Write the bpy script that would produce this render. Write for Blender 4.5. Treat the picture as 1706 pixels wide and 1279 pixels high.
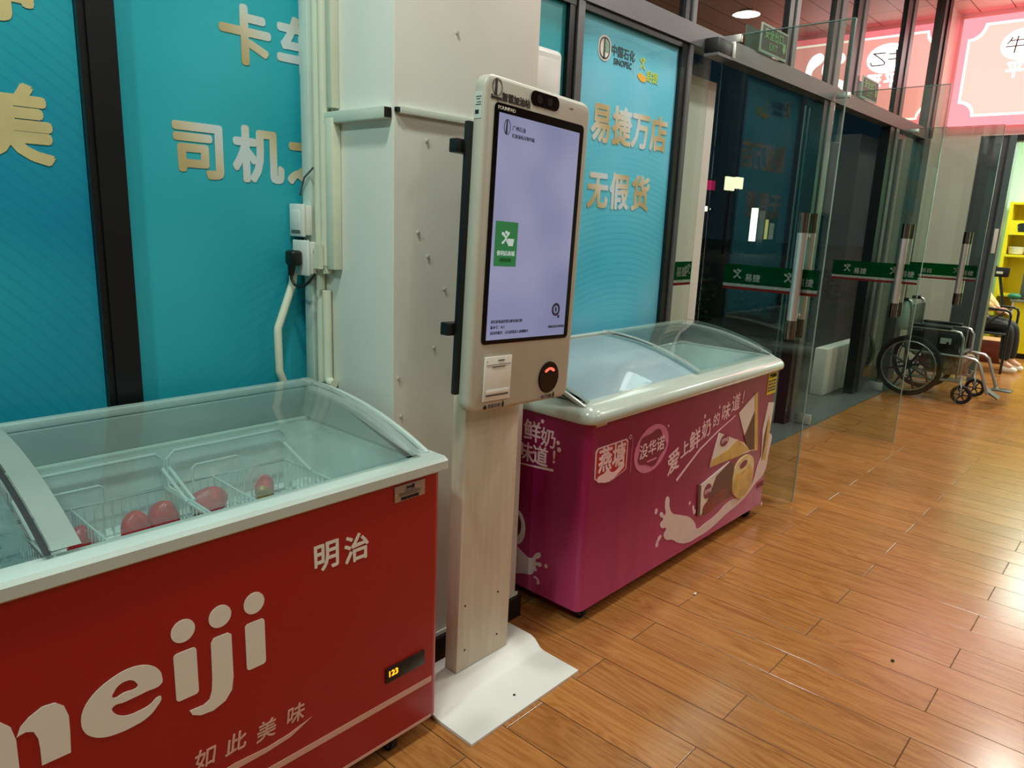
import bpy, bmesh, math, random
from mathutils import Matrix, Vector
for o in list(bpy.data.objects): bpy.data.objects.remove(o)
S = bpy.context.scene
COL = S.collection
R = math.radians
random.seed(7)

# ------------------------------------------------------------------ camera
cd = bpy.data.cameras.new('camera'); cam = bpy.data.objects.new('camera', cd); COL.objects.link(cam)
PITCH, ROLL, YAW = .223548, .0405404, .838024
fw = Vector((math.sin(YAW), math.cos(YAW), 0)); rt = Vector((math.cos(YAW), -math.sin(YAW), 0)); up = Vector((0, 0, 1))
fw2 = fw*math.cos(PITCH) - up*math.sin(PITCH); up2 = up*math.cos(PITCH) + fw*math.sin(PITCH)
r_ = rt*math.cos(ROLL) + up2*math.sin(ROLL); u_ = up2*math.cos(ROLL) - rt*math.sin(ROLL)
mw = Matrix((r_, u_, -fw2)).transposed().to_4x4(); mw.translation = Vector((0, 0, 1.5))
cam.matrix_world = mw
cd.sensor_width = 36; cd.lens = 1207.2/1706*36; cd.clip_start = .05; cd.clip_end = 300
S.camera = cam
# ------------------------------------------------------------------ world: night sky outside
w = bpy.data.worlds.new('night'); S.world = w; w.use_nodes = True
w.node_tree.nodes['Background'].inputs[0].default_value = (.012, .03, .045, 1)
w.node_tree.nodes['Background'].inputs[1].default_value = .45
S.view_settings.view_transform = 'Standard'; S.view_settings.look = 'None'
S.view_settings.gamma = 1; S.view_settings.use_curve_mapping = False
S.view_settings.exposure = -0.52
S.cycles.max_bounces = 10; S.cycles.transparent_max_bounces = 24; S.cycles.caustics_reflective = False; S.cycles.caustics_refractive = False
S.cycles.sample_clamp_indirect = 6
# ------------------------------------------------------------------ large ceiling lamps (panels are built further down where they hang)
def area(name, loc, sx, sy, power, col, rot=(0, 0, 0), shape='RECTANGLE'):
    l = bpy.data.lights.new(name, 'AREA'); l.shape = shape; l.size = sx; l.size_y = sy; l.energy = power; l.color = col
    o = bpy.data.objects.new(name, l); COL.objects.link(o); o.location = loc; o.rotation_euler = rot
    return o
CEIL = 3.72
PANELS = [(.2, -2.6, 16, (.95, 1, .92)), (3.4, -2.6, 16, (1, .98, .9))]
for x, y, p, c in PANELS:
    area('panel_lamp_light', (x, y, CEIL - .05), 1.15, .28, p, c)
# round ceiling spots, strongest along the window front
SPOTS = [(-1.1, 1.0, 60, (.70, 1, .88)), (.55, 1.0, 52, (.95, 1, .90)), (3.0, 1.78, 52, (.98, 1, .92)), (4.4, .8, 50, (1, .99, .90)), (5.4, -.3, 34, (1, .97, .86)), (7.7, .4, 58, (1, .97, .86)),
         (-1.2, -.9, 24, (.74, 1, .9)), (1.2, -1.6, 16, (1, 1, .92)), (3.9, -2.0, 16, (1, 1, .92)), (6.0, -1.0, 14, (1, .97, .86))]
for x, y, p, c in SPOTS:
    area('spot_light', (x, y, CEIL - .035), .26, .26, p, c, shape='DISK')
# added fill lamp under the canopy, brightens the hedge and paving outside
area('outside_fill_light', (6.5, 3.6, 3.85), 2.2, 2.2, 70, (.92, 1, .95))
# shop room behind the doorway
area('shop_lamp_light', (11.0, .2, 3.1), 1.6, 1.6, 240, (.95, 1, .88))

# ------------------------------------------------------------------ helpers
def lin(c):
    c = c/255; return c/12.92 if c <= .04045 else ((c+.055)/1.055)**2.4
def rgb(r, g, b): return (lin(r), lin(g), lin(b), 1)
MATS = {}
def nodes(name):
    m = bpy.data.materials.new(name); m.use_nodes = True; nt = m.node_tree
    return m, nt, nt.nodes, nt.links, nt.nodes['Principled BSDF']
def mat(name, col, rough=.5, metal=0, vary=.06, scale=8, coat=0, bump=0, emit=None, estr=0, spec=.5):
    if name in MATS: return MATS[name]
    m, nt, N, L, B = nodes(name)
    c = rgb(*col)
    tc = N.new('ShaderNodeTexCoord'); nz = N.new('ShaderNodeTexNoise'); nz.inputs['Scale'].default_value = scale; nz.inputs['Detail'].default_value = 4
    L.new(tc.outputs['Object'], nz.inputs['Vector'])
    rp = N.new('ShaderNodeValToRGB'); rp.color_ramp.elements[0].position = .3; rp.color_ramp.elements[1].position = .7
    rp.color_ramp.elements[0].color = tuple(v*(1-vary) for v in c[:3])+(1,); rp.color_ramp.elements[1].color = tuple(min(1, v*(1+vary)) for v in c[:3])+(1,)
    L.new(nz.outputs['Fac'], rp.inputs[0]); L.new(rp.outputs[0], B.inputs['Base Color'])
    B.inputs['Roughness'].default_value = rough; B.inputs['Metallic'].default_value = metal; B.inputs['Specular IOR Level'].default_value = spec
    if coat: B.inputs['Coat Weight'].default_value = coat; B.inputs['Coat Roughness'].default_value = .08
    if bump:
        b = N.new('ShaderNodeBump'); b.inputs['Strength'].default_value = bump; b.inputs['Distance'].default_value = .01
        L.new(nz.outputs['Fac'], b.inputs['Height']); L.new(b.outputs[0], B.inputs['Normal'])
    if emit: B.inputs['Emission Color'].default_value = rgb(*emit); B.inputs['Emission Strength'].default_value = estr
    MATS[name] = m; return m
def glass(name, tint=(235, 245, 240), boost=1.0, rough=.0, haze=0, hazecol=(200, 215, 210), hazescale=4, ior=1.5, hmin=.25):
    m = bpy.data.materials.new(name); m.use_nodes = True; nt = m.node_tree; N = nt.nodes; L = nt.links
    N.remove(N['Principled BSDF']); out = N['Material Output']
    tr = N.new('ShaderNodeBsdfTransparent'); tr.inputs[0].default_value = rgb(*tint)
    gl = N.new('ShaderNodeBsdfGlossy'); gl.inputs['Roughness'].default_value = rough; gl.inputs[0].default_value = (1, 1, 1, 1)
    fr = N.new('ShaderNodeFresnel'); ge = N.new('ShaderNodeNewGeometry'); im = N.new('ShaderNodeMapRange'); im.inputs[3].default_value = ior; im.inputs[4].default_value = 1/ior; L.new(ge.outputs['Backfacing'], im.inputs[0]); L.new(im.outputs[0], fr.inputs[0])
    mu = N.new('ShaderNodeMath'); mu.operation = 'MULTIPLY'; mu.inputs[1].default_value = boost; mu.use_clamp = True
    L.new(fr.outputs[0], mu.inputs[0])
    mx = N.new('ShaderNodeMixShader'); L.new(mu.outputs[0], mx.inputs[0]); L.new(gl.outputs[0], mx.inputs[2])
    if haze:
        df = N.new('ShaderNodeBsdfDiffuse'); df.inputs[0].default_value = rgb(*hazecol)
        tc = N.new('ShaderNodeTexCoord'); nz = N.new('ShaderNodeTexNoise'); nz.inputs['Scale'].default_value = hazescale; nz.inputs['Detail'].default_value = 5
        L.new(tc.outputs['Object'], nz.inputs['Vector'])
        mr = N.new('ShaderNodeMapRange'); mr.inputs[1].default_value = .35; mr.inputs[2].default_value = .75; mr.inputs[3].default_value = haze*hmin; mr.inputs[4].default_value = haze
        L.new(nz.outputs['Fac'], mr.inputs[0])
        m2 = N.new('ShaderNodeMixShader'); L.new(mr.outputs[0], m2.inputs[0]); L.new(tr.outputs[0], m2.inputs[1]); L.new(df.outputs[0], m2.inputs[2])
        L.new(m2.outputs[0], mx.inputs[1])
    else: L.new(tr.outputs[0], mx.inputs[1])
    L.new(mx.outputs[0], out.inputs[0]); MATS[name] = m; return m

XF = [Matrix.Identity(4)]           # transform applied to everything built while it is set
def rootloc(o):
    while o is not None and o.parent is not None: o = o.parent
    return Vector(o.location) if o is not None else Vector((0, 0, 0))
def link(name, me, m, parent=None, label=None, smooth=False):
    off = rootloc(parent)
    me.transform(XF[-1])
    loc = Vector((0, 0, 0))
    if parent is None:
        # a thing of one mesh: origin at the middle of its base
        vs = [v.co for v in me.vertices]
        loc = Vector(((min(v.x for v in vs)+max(v.x for v in vs))/2, (min(v.y for v in vs)+max(v.y for v in vs))/2, min(v.z for v in vs)))
        off = loc
    me.transform(Matrix.Translation(-off))
    o = bpy.data.objects.new(name, me); COL.objects.link(o)
    if parent is not None: o.parent = parent
    else: o.location = loc
    if m: me.materials.append(m)
    if smooth:
        for p in me.polygons: p.use_smooth = True
        try: me.set_sharp_from_angle(angle=R(40))
        except Exception: pass
    if label: o['label'] = label
    return o
class G:
    def __init__(s): s.b = bmesh.new()
    def box(s, x0, x1, y0, y1, z0, z1, bev=0, seg=2):
        v = [s.b.verts.new((x, y, z)) for z in (z0, z1) for x, y in ((x0, y0), (x1, y0), (x1, y1), (x0, y1))]
        fs = [s.b.faces.new([v[i] for i in f]) for f in ((3, 2, 1, 0), (4, 5, 6, 7), (0, 1, 5, 4), (1, 2, 6, 5), (2, 3, 7, 6), (3, 0, 4, 7))]
        if bev:
            es = set(e for f in fs for e in f.edges)
            bmesh.ops.bevel(s.b, geom=list(es), offset=bev, segments=seg, affect='EDGES', profile=.5)
        return s
    def tube(s, pts, r, n=10, cap=True, closed=False):
        pts = [Vector(p) for p in pts]; rs = r if isinstance(r, (list, tuple)) else [r]*len(pts)
        rings = []; prev = None; k = len(pts)
        for i, p in enumerate(pts):
            if closed: t = pts[(i+1) % k] - pts[i-1]
            else: t = pts[min(i+1, k-1)] - pts[max(i-1, 0)]
            if t.length < 1e-9: t = Vector((0, 0, 1))
            t.normalize()
            if prev is None:
                a = Vector((0, 0, 1)) if abs(t.z) < .9 else Vector((1, 0, 0))
                nrm = t.cross(a).normalized()
            else:
                nrm = prev - t*prev.dot(t)
                nrm = nrm.normalized() if nrm.length > 1e-6 else t.orthogonal().normalized()
            prev = nrm; bn = t.cross(nrm)
            rings.append([s.b.verts.new(p + (nrm*math.cos(a)+bn*math.sin(a))*rs[i]) for a in [2*math.pi*j/n for j in range(n)]])
        for a, c in zip(rings, rings[1:] + ([rings[0]] if closed else [])):
            for j in range(n): s.b.faces.new((a[j], a[(j+1) % n], c[(j+1) % n], c[j]))
        if cap and not closed: s.b.faces.new(rings[0][::-1]); s.b.faces.new(rings[-1])
        return s
    def cyl(s, p0, p1, r, n=20): return s.tube([p0, p1], r, n)
    def prism(s, prof, axis, a0, a1):
        # prof: 2-D outline; axis 0: (y,z) along x; 1: (x,z) along y; 2: (x,y) along z
        def P(u, v, a): return (a, u, v) if axis == 0 else (u, a, v) if axis == 1 else (u, v, a)
        A = [s.b.verts.new(P(u, v, a0)) for u, v in prof]; Bv = [s.b.verts.new(P(u, v, a1)) for u, v in prof]
        n = len(prof)
        for i in range(n): s.b.faces.new((A[i], A[(i+1) % n], Bv[(i+1) % n], Bv[i]))
        s.b.faces.new(A[::-1]); s.b.faces.new(Bv); return s
    def loft(s, loops, cap0=False, cap1=False, closed=False):
        rings = [[s.b.verts.new(p) for p in l] for l in loops]; n = len(rings[0])
        for a, c in zip(rings, rings[1:] + ([rings[0]] if closed else [])):
            for j in range(n): s.b.faces.new((a[j], a[(j+1) % n], c[(j+1) % n], c[j]))
        if cap0: s.b.faces.new(rings[0][::-1])
        if cap1: s.b.faces.new(rings[-1])
        return s
    def sphere(s, c, r, sx=1, sy=1, sz=1, u=16, v=10):
        bmesh.ops.create_uvsphere(s.b, u_segments=u, v_segments=v, radius=r, matrix=Matrix.Translation(c) @ Matrix.Diagonal((sx, sy, sz, 1))); return s
    def grid(s, rows, thick=0):
        vs = [[s.b.verts.new(p) for p in r] for r in rows]
        for a, c in zip(vs, vs[1:]):
            for j in range(len(a)-1): s.b.faces.new((a[j], a[j+1], c[j+1], c[j]))
        if thick: bmesh.ops.solidify(s.b, geom=s.b.faces[:], thickness=thick)
        return s
    def build(s, name, m, parent=None, label=None, smooth=True):
        bmesh.ops.recalc_face_normals(s.b, faces=s.b.faces)
        me = bpy.data.meshes.new(name); s.b.to_mesh(me); s.b.free()
        return link(name, me, m, parent, label, smooth)
def rrect(x0, x1, y0, y1, r, z, n=5):
    out = []
    for cx, cy, a0 in ((x1-r, y0+r, -90), (x1-r, y1-r, 0), (x0+r, y1-r, 90), (x0+r, y0+r, 180)):
        for i in range(n+1):
            a = R(a0 + 90*i/n); out.append((cx + r*math.cos(a), cy + r*math.sin(a), z))
    return out
def thing(name, label, cat, loc, group=None):
    o = bpy.data.objects.new(name, None); COL.objects.link(o); o.location = loc; o.empty_display_size = .1
    o['label'] = label; o['category'] = cat
    if group: o['group'] = group
    return o
def tag(o, label, cat, group=None):
    o['label'] = label; o['category'] = cat
    if group: o['group'] = group
    return o
def struct(o): o['kind'] = 'structure'; return o
def copy_tree(o, parent=None):
    c = o.copy(); COL.objects.link(c); c.parent = parent
    for ch in list(o.children): copy_tree(ch, c)
    return c
# planes for decals: origin, right, up
def plane(o, ux, uy):
    ux = Vector(ux).normalized(); uy = Vector(uy).normalized(); n = ux.cross(uy)
    m = Matrix((ux, uy, n)).transposed().to_4x4(); m.translation = Vector(o); return m
DG = bpy.context.evaluated_depsgraph_get
def curve_mesh(cu):
    o = bpy.data.objects.new('tmp', cu); COL.objects.link(o)
    me = bpy.data.meshes.new_from_object(o.evaluated_get(DG())); bpy.data.objects.remove(o); bpy.data.curves.remove(cu); return me
FONTC = {}
def text_mesh(body, size, bold=.0, space=1.0, align='CENTER', thick=.0006):
    cu = bpy.data.curves.new('txt', 'FONT'); cu.body = body; cu.size = size; cu.extrude = thick
    cu.align_x = align; cu.space_character = space; cu.resolution_u = 3
    me = curve_mesh(cu)
    if bold:                                   # heavier weight: the outline repeated around a small ring
        b = bmesh.new(); d = bold*size*.8
        for i in range(8):
            q = me.copy(); a = 2*math.pi*i/8; q.transform(Matrix.Translation((d*math.cos(a), d*math.sin(a), i*thick*.02))); b.from_mesh(q); bpy.data.meshes.remove(q)
        b.to_mesh(me); b.free()
    return me
def text(name, body, size, M, m, parent, bold=0, sx=1, space=1.0, align='CENTER', rot=0, shear=0, thick=.0006, label=None):
    """body drawn in plane M; (0,0) of M is the lower middle of the line"""
    me = text_mesh(body, size, bold, space, align, thick)
    T = Matrix.Rotation(rot, 4, 'Z') @ Matrix(((sx, shear, 0, 0), (0, 1, 0, 0), (0, 0, 1, 0), (0, 0, 0, 1)))
    me.transform(M @ Matrix.Translation((0, 0, thick*1.1)) @ T)
    return link(name, me, m, parent, label)
def shape(name, splines, M, m, parent, thick=.0006, lift=None, label=None):
    """flat printed shape: list of (points, smooth); inner outlines become holes"""
    cu = bpy.data.curves.new('shp', 'CURVE'); cu.dimensions = '2D'; cu.fill_mode = 'BOTH'; cu.extrude = thick; cu.resolution_u = 6
    for pts, sm in splines:
        if sm:
            sp = cu.splines.new('BEZIER'); sp.bezier_points.add(len(pts)-1)
            for b, p in zip(sp.bezier_points, pts): b.co = (p[0], p[1], 0); b.handle_left_type = b.handle_right_type = 'AUTO'
        else:
            sp = cu.splines.new('POLY'); sp.points.add(len(pts)-1)
            for b, p in zip(sp.points, pts): b.co = (p[0], p[1], 0, 1)
        sp.use_cyclic_u = True
    me = curve_mesh(cu); me.transform(M @ Matrix.Translation((0, 0, lift if lift is not None else thick*1.1)))
    return link(name, me, m, parent, label)
def ell(cx, cy, rx, ry, n=16, rot=0):
    c, s = math.cos(rot), math.sin(rot)
    return [(cx + rx*math.cos(a)*c - ry*math.sin(a)*s, cy + rx*math.cos(a)*s + ry*math.sin(a)*c) for a in [2*math.pi*i/n for i in range(n)]]
def rr2(x0, x1, y0, y1, r, n=5): return [(p[0], p[1]) for p in rrect(x0, x1, y0, y1, r, 0, n)]
def stroke(pts, w0, w1=None):
    """outline of a brush stroke along pts"""
    w1 = w0 if w1 is None else w1; L = []; Rr = []; n = len(pts)
    for i, p in enumerate(pts):
        a = pts[max(i-1, 0)]; b = pts[min(i+1, n-1)]; dx, dy = b[0]-a[0], b[1]-a[1]; l = math.hypot(dx, dy) or 1
        w = (w0 + (w1-w0)*i/(n-1))/2; L.append((p[0]-dy/l*w, p[1]+dx/l*w)); Rr.append((p[0]+dy/l*w, p[1]-dx/l*w))
    return L + Rr[::-1]

# ------------------------------------------------------------------ materials
white_paint = mat('white_paint', (222, 220, 210), .55, vary=.03, scale=3)
wall_white = mat('wall_white', (214, 214, 206), .7, vary=.03, scale=2)
panel_white = mat('panel_white', (228, 228, 220), .38, vary=.04, scale=2.5, bump=.03)
conduit_m = mat('conduit_plastic', (214, 218, 196), .45, vary=.04, scale=10)
black_frame = mat('black_frame', (20, 22, 24), .35, vary=.15, spec=.4)
grey_frame = mat('grey_frame', (98, 98, 100), .4, .3, vary=.05)
dark_grey = mat('dark_grey', (52, 55, 60), .4, vary=.08)
black = mat('black_plastic', (14, 14, 15), .4, vary=.1)
rubber = mat('black_rubber', (18, 17, 16), .75, vary=.15)
chrome = mat('brushed_steel', (228, 228, 225), .33, .9, vary=.04)
tube_steel = mat('wheelchair_steel', (190, 190, 192), .3, .85, vary=.05)
red_body = mat('red_vinyl', (158, 10, 16), .42, vary=.03, scale=1.5, coat=.15)
decal_white = mat('decal_white', (228, 222, 212), .5, vary=.01)
decal_pink = mat('decal_pale_pink', (214, 168, 150), .5, vary=.02)
rim_grey = mat('rim_plastic', (196, 210, 204), .3, vary=.03, scale=6, coat=.3)
liner_m = mat('freezer_liner_frost', (220, 230, 230), .6, vary=.14, scale=5, bump=.15)
wire_m = mat('white_wire', (214, 226, 226), .4, vary=.02)
frost_pink = mat('red_foil', (206, 44, 56), .3, vary=.3, scale=30, bump=.5)
gold_foil = mat('gold_foil', (170, 130, 60), .35, .4, vary=.2, scale=40)
kiosk_white = mat('kiosk_white', (190, 187, 173), .42, vary=.02)
laminate = None
ink = mat('black_ink', (26, 24, 24), .5, vary=.02)
ink_grey = mat('grey_ink', (92, 92, 96), .5, vary=.02)
lid_glass = glass('freezer_glass', (236, 246, 244), 1.1, .0, haze=.20, hazescale=2.6)
lid_glass_frost = glass('frosted_lid_glass', (200, 220, 218), 1.1, .05, haze=.62, hazecol=(170, 200, 196), hazescale=9)
lid_glass_cold = glass('cold_blue_lid_glass', (205, 226, 232), 1.15, .02, haze=.8, hazecol=(214, 232, 240), hazescale=1.6, hmin=.8)
door_glass = glass('door_glass', (234, 243, 238), 1.15, .0)
window_glass = glass('window_glass', (110, 125, 125), 2.6, .0)

def m_floor():
    m, nt, N, L, B = nodes('wood_plank_floor')
    tc = N.new('ShaderNodeNewGeometry'); sep = N.new('ShaderNodeSeparateXYZ'); L.new(tc.outputs['Position'], sep.inputs[0])
    def mth(op, a, b=None, c=None):
        n = N.new('ShaderNodeMath'); n.operation = op
        for i, v in enumerate((a, b, c)):
            if v is None: continue
            if isinstance(v, (int, float)): n.inputs[i].default_value = v
            else: L.new(v, n.inputs[i])
        return n.outputs[0]
    v = mth('DIVIDE', mth('SUBTRACT', sep.outputs[0], 2.115-17.0), .17); row = mth('FLOOR', v)
    u = mth('ADD', mth('DIVIDE', mth('SUBTRACT', sep.outputs[1], .356-9.0), .9), mth('MULTIPLY', mth('MODULO', row, 2), .5)); idx = mth('FLOOR', u)
    # grout: distance to the nearest joint
    fv = mth('FRACT', v); fu = mth('FRACT', u)
    dv = mth('MULTIPLY', mth('MINIMUM', fv, mth('SUBTRACT', 1, fv)), .17); du = mth('MULTIPLY', mth('MINIMUM', fu, mth('SUBTRACT', 1, fu)), .9)
    d = mth('MINIMUM', dv, du); gr = N.new('ShaderNodeMapRange'); L.new(d, gr.inputs[0]); gr.inputs[1].default_value = .0006; gr.inputs[2].default_value = .0024
    cmb = N.new('ShaderNodeCombineXYZ'); L.new(row, cmb.inputs[0]); L.new(idx, cmb.inputs[1])
    wn = N.new('ShaderNodeTexWhiteNoise'); wn.noise_dimensions = '3D'; L.new(cmb.outputs[0], wn.inputs[0])
    # grain: stretched noise, shifted per plank
    mp = N.new('ShaderNodeVectorMath'); mp.operation = 'MULTIPLY'; L.new(tc.outputs['Position'], mp.inputs[0]); mp.inputs[1].default_value = (9, 1.1, 1)
    sh = N.new('ShaderNodeVectorMath'); sh.operation = 'MULTIPLY_ADD'; L.new(wn.outputs['Color'], sh.inputs[0]); sh.inputs[1].default_value = (40, 40, 0); L.new(mp.outputs[0], sh.inputs[2])
    n1 = N.new('ShaderNodeTexNoise'); n1.inputs['Scale'].default_value = 1; n1.inputs['Detail'].default_value = 6; n1.inputs['Distortion'].default_value = 1.2; L.new(sh.outputs[0], n1.inputs['Vector'])
    wv = mth('FRACT', mth('MULTIPLY', n1.outputs['Fac'], 9.0)); wv = mth('ABSOLUTE', mth('SUBTRACT', wv, .5))
    n2 = N.new('ShaderNodeTexNoise'); n2.inputs['Scale'].default_value = 1; n2.inputs['Detail'].default_value = 8; n2.inputs['Roughness'].default_value = .7
    mp2 = N.new('ShaderNodeVectorMath'); mp2.operation = 'MULTIPLY'; L.new(sh.outputs[0], mp2.inputs[0]); mp2.inputs[1].default_value = (6, 1.6, 1); L.new(mp2.outputs[0], n2.inputs['Vector'])
    g = mth('ADD', mth('MULTIPLY', wv, .55), mth('MULTIPLY', n2.outputs['Fac'], .72))
    rp = N.new('ShaderNodeValToRGB'); L.new(g, rp.inputs[0]); e = rp.color_ramp.elements
    e[0].position = .18; e[0].color = rgb(122, 74, 34); e[1].position = .8; e[1].color = rgb(184, 128, 72)
    k = e.new(.42); k.color = rgb(162, 104, 53)
    br = mth('ADD', .9, mth('MULTIPLY', wn.outputs['Value'], .2))
    mx = N.new('ShaderNodeVectorMath'); mx.operation = 'SCALE'; L.new(rp.outputs[0], mx.inputs[0]); L.new(br, mx.inputs['Scale'])
    mg = N.new('ShaderNodeMix'); mg.data_type = 'RGBA'; L.new(gr.outputs[0], mg.inputs['Factor']); mg.inputs['A'].default_value = rgb(66, 44, 28); L.new(mx.outputs[0], mg.inputs['B'])
    L.new(mg.outputs['Result'], B.inputs['Base Color'])
    B.inputs['IOR'].default_value = 1.55
    rr = N.new('ShaderNodeMapRange'); L.new(n2.outputs['Fac'], rr.inputs[0]); rr.inputs[3].default_value = .15; rr.inputs[4].default_value = .27; L.new(rr.outputs[0], B.inputs['Roughness'])
    bp = N.new('ShaderNodeBump'); bp.inputs['Strength'].default_value = .5; bp.inputs['Distance'].default_value = .002
    L.new(mth('ADD', gr.outputs[0], mth('MULTIPLY', n2.outputs['Fac'], .03)), bp.inputs['Height']); L.new(bp.outputs[0], B.inputs['Normal'])
    return m
def m_poster(name='printed_window_film', c=((20, 136, 168), (40, 164, 180), (62, 182, 196))):
    m, nt, N, L, B = nodes(name)
    tc = N.new('ShaderNodeTexCoord'); sep = N.new('ShaderNodeSeparateXYZ'); L.new(tc.outputs['Object'], sep.inputs[0])
    # printed design: light blue clouding with fine wavy lines
    nz = N.new('ShaderNodeTexNoise'); nz.inputs['Scale'].default_value = 1.1; nz.inputs['Detail'].default_value = 2; L.new(tc.outputs['Object'], nz.inputs['Vector'])
    rp = N.new('ShaderNodeValToRGB'); L.new(nz.outputs['Fac'], rp.inputs[0]); e = rp.color_ramp.elements
    e[0].position = .3; e[0].color = rgb(*c[0]); e[1].position = .72; e[1].color = rgb(*c[2]); k = e.new(.5); k.color = rgb(*c[1])
    wv = N.new('ShaderNodeTexWave'); wv.wave_type = 'RINGS'; wv.rings_direction = 'SPHERICAL'; wv.inputs['Scale'].default_value = 11; wv.inputs['Distortion'].default_value = 9; wv.inputs['Detail'].default_value = 0; wv.inputs['Detail Scale'].default_value = .09
    L.new(tc.outputs['Object'], wv.inputs['Vector'])
    lm = N.new('ShaderNodeMapRange'); L.new(wv.outputs['Fac'], lm.inputs[0]); lm.inputs[1].default_value = .8; lm.inputs[2].default_value = 1; lm.inputs[4].default_value = .17
    mk = N.new('ShaderNodeMapRange'); L.new(nz.outputs['Fac'], mk.inputs[0]); mk.inputs[1].default_value = .56; mk.inputs[2].default_value = .44
    mm = N.new('ShaderNodeMath'); mm.operation = 'MULTIPLY'; L.new(lm.outputs[0], mm.inputs[0]); L.new(mk.outputs[0], mm.inputs[1])
    mg = N.new('ShaderNodeMix'); mg.data_type = 'RGBA'; L.new(mm.outputs[0], mg.inputs['Factor']); L.new(rp.outputs[0], mg.inputs['A']); mg.inputs['B'].default_value = rgb(8, 96, 140)
    L.new(mg.outputs['Result'], B.inputs['Base Color']); B.inputs['Roughness'].default_value = .35; B.inputs['Specular IOR Level'].default_value = .3
    return m
def m_gold():
    m, nt, N, L, B = nodes('gold_silver_print')
    tc = N.new('ShaderNodeTexCoord'); wv = N.new('ShaderNodeTexWave'); wv.wave_type = 'BANDS'; wv.bands_direction = 'DIAGONAL'; wv.inputs['Scale'].default_value = 1.35; wv.inputs['Distortion'].default_value = .6; wv.inputs['Phase Offset'].default_value = 1.2
    L.new(tc.outputs['Object'], wv.inputs['Vector'])
    rp = N.new('ShaderNodeValToRGB'); L.new(wv.outputs['Fac'], rp.inputs[0]); e = rp.color_ramp.elements
    e[0].color = rgb(186, 166, 118); e[1].color = rgb(206, 218, 222); k = e.new(.5); k.color = rgb(210, 200, 172)
    L.new(rp.outputs[0], B.inputs['Base Color']); B.inputs['Roughness'].default_value = .4
    return m
def m_laminate():
    m, nt, N, L, B = nodes('pale_wood_laminate')
    tc = N.new('ShaderNodeTexCoord'); mp = N.new('ShaderNodeMapping'); mp.inputs['Scale'].default_value = (30, 30, 2.2); L.new(tc.outputs['Object'], mp.inputs[0])
    nz = N.new('ShaderNodeTexNoise'); nz.inputs['Scale'].default_value = 1.5; nz.inputs['Detail'].default_value = 4; L.new(mp.outputs[0], nz.inputs['Vector'])
    rp = N.new('ShaderNodeValToRGB'); L.new(nz.outputs['Fac'], rp.inputs[0]); e = rp.color_ramp.elements
    e[0].position = .35; e[0].color = rgb(204, 192, 170); e[1].position = .65; e[1].color = rgb(213, 202, 182)
    L.new(rp.outputs[0], B.inputs['Base Color']); B.inputs['Roughness'].default_value = .5
    return m
def m_purple():
    m, nt, N, L, B = nodes('magenta_vinyl_print')
    tc = N.new('ShaderNodeTexCoord'); sep = N.new('ShaderNodeSeparateXYZ'); L.new(tc.outputs['Object'], sep.inputs[0])
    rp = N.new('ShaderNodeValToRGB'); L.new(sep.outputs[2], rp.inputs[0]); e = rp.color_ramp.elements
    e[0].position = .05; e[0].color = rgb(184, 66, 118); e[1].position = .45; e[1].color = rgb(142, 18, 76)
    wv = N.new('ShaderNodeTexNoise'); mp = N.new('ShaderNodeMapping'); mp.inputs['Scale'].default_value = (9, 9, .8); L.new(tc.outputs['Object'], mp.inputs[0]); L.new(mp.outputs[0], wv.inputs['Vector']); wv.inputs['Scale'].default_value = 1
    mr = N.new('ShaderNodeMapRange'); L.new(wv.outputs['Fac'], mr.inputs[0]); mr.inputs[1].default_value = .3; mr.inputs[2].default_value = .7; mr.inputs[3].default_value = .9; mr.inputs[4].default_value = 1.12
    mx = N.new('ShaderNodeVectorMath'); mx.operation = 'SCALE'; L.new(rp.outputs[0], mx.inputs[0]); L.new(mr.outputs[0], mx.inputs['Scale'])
    L.new(mx.outputs[0], B.inputs['Base Color']); B.inputs['Roughness'].default_value = .38
    return m
def m_ceiling():
    m, nt, N, L, B = nodes('panelled_ceiling')
    tc = N.new('ShaderNodeTexCoord'); br = N.new('ShaderNodeTexBrick'); br.offset = 0; br.inputs['Scale'].default_value = 1; br.inputs['Brick Width'].default_value = 3; br.inputs['Row Height'].default_value = .3
    br.inputs['Mortar Size'].default_value = .006; br.inputs['Color1'].default_value = rgb(206, 188, 178); br.inputs['Color2'].default_value = rgb(214, 196, 186); br.inputs['Mortar'].default_value = rgb(110, 92, 84)
    L.new(tc.outputs['Object'], br.inputs[0]); L.new(br.outputs[0], B.inputs['Base Color']); B.inputs['Roughness'].default_value = .5
    return m
def m_hedge():
    return mat('hedge_leaves', (34, 62, 44), .6, vary=.4, scale=20)
floor_m = m_floor(); poster_m = m_poster(); poster_light = m_poster('light_printed_window_film', ((70, 184, 210), (100, 200, 226), (150, 208, 238))); gold_m = m_gold(); laminate = m_laminate(); purple_m = m_purple(); ceil_m = m_ceiling()
# ------------------------------------------------------------------ the setting
def sbox(name, m, *b, bev=0): return struct(G().box(*b, bev=bev).build(name, m))
sbox('floor', floor_m, -4, 14, -5, 2.16, -.08, 0)
o = sbox('ceiling', ceil_m, -4, 9, -5, 2.3, CEIL, CEIL+.1)
sbox('ceiling_shop', wall_white, 9.12, 14, -3.2, 2.5, 3.2, 3.3)
room_wall = mat('shop_wall_beige', (150, 144, 136), .7)
sbox('wall_left', room_wall, -4.1, -4, -5, 2.3, 0, CEIL)
sbox('wall_rear', room_wall, -4, 14, -5.1, -5, 0, CEIL)
YF = 2.12
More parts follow.
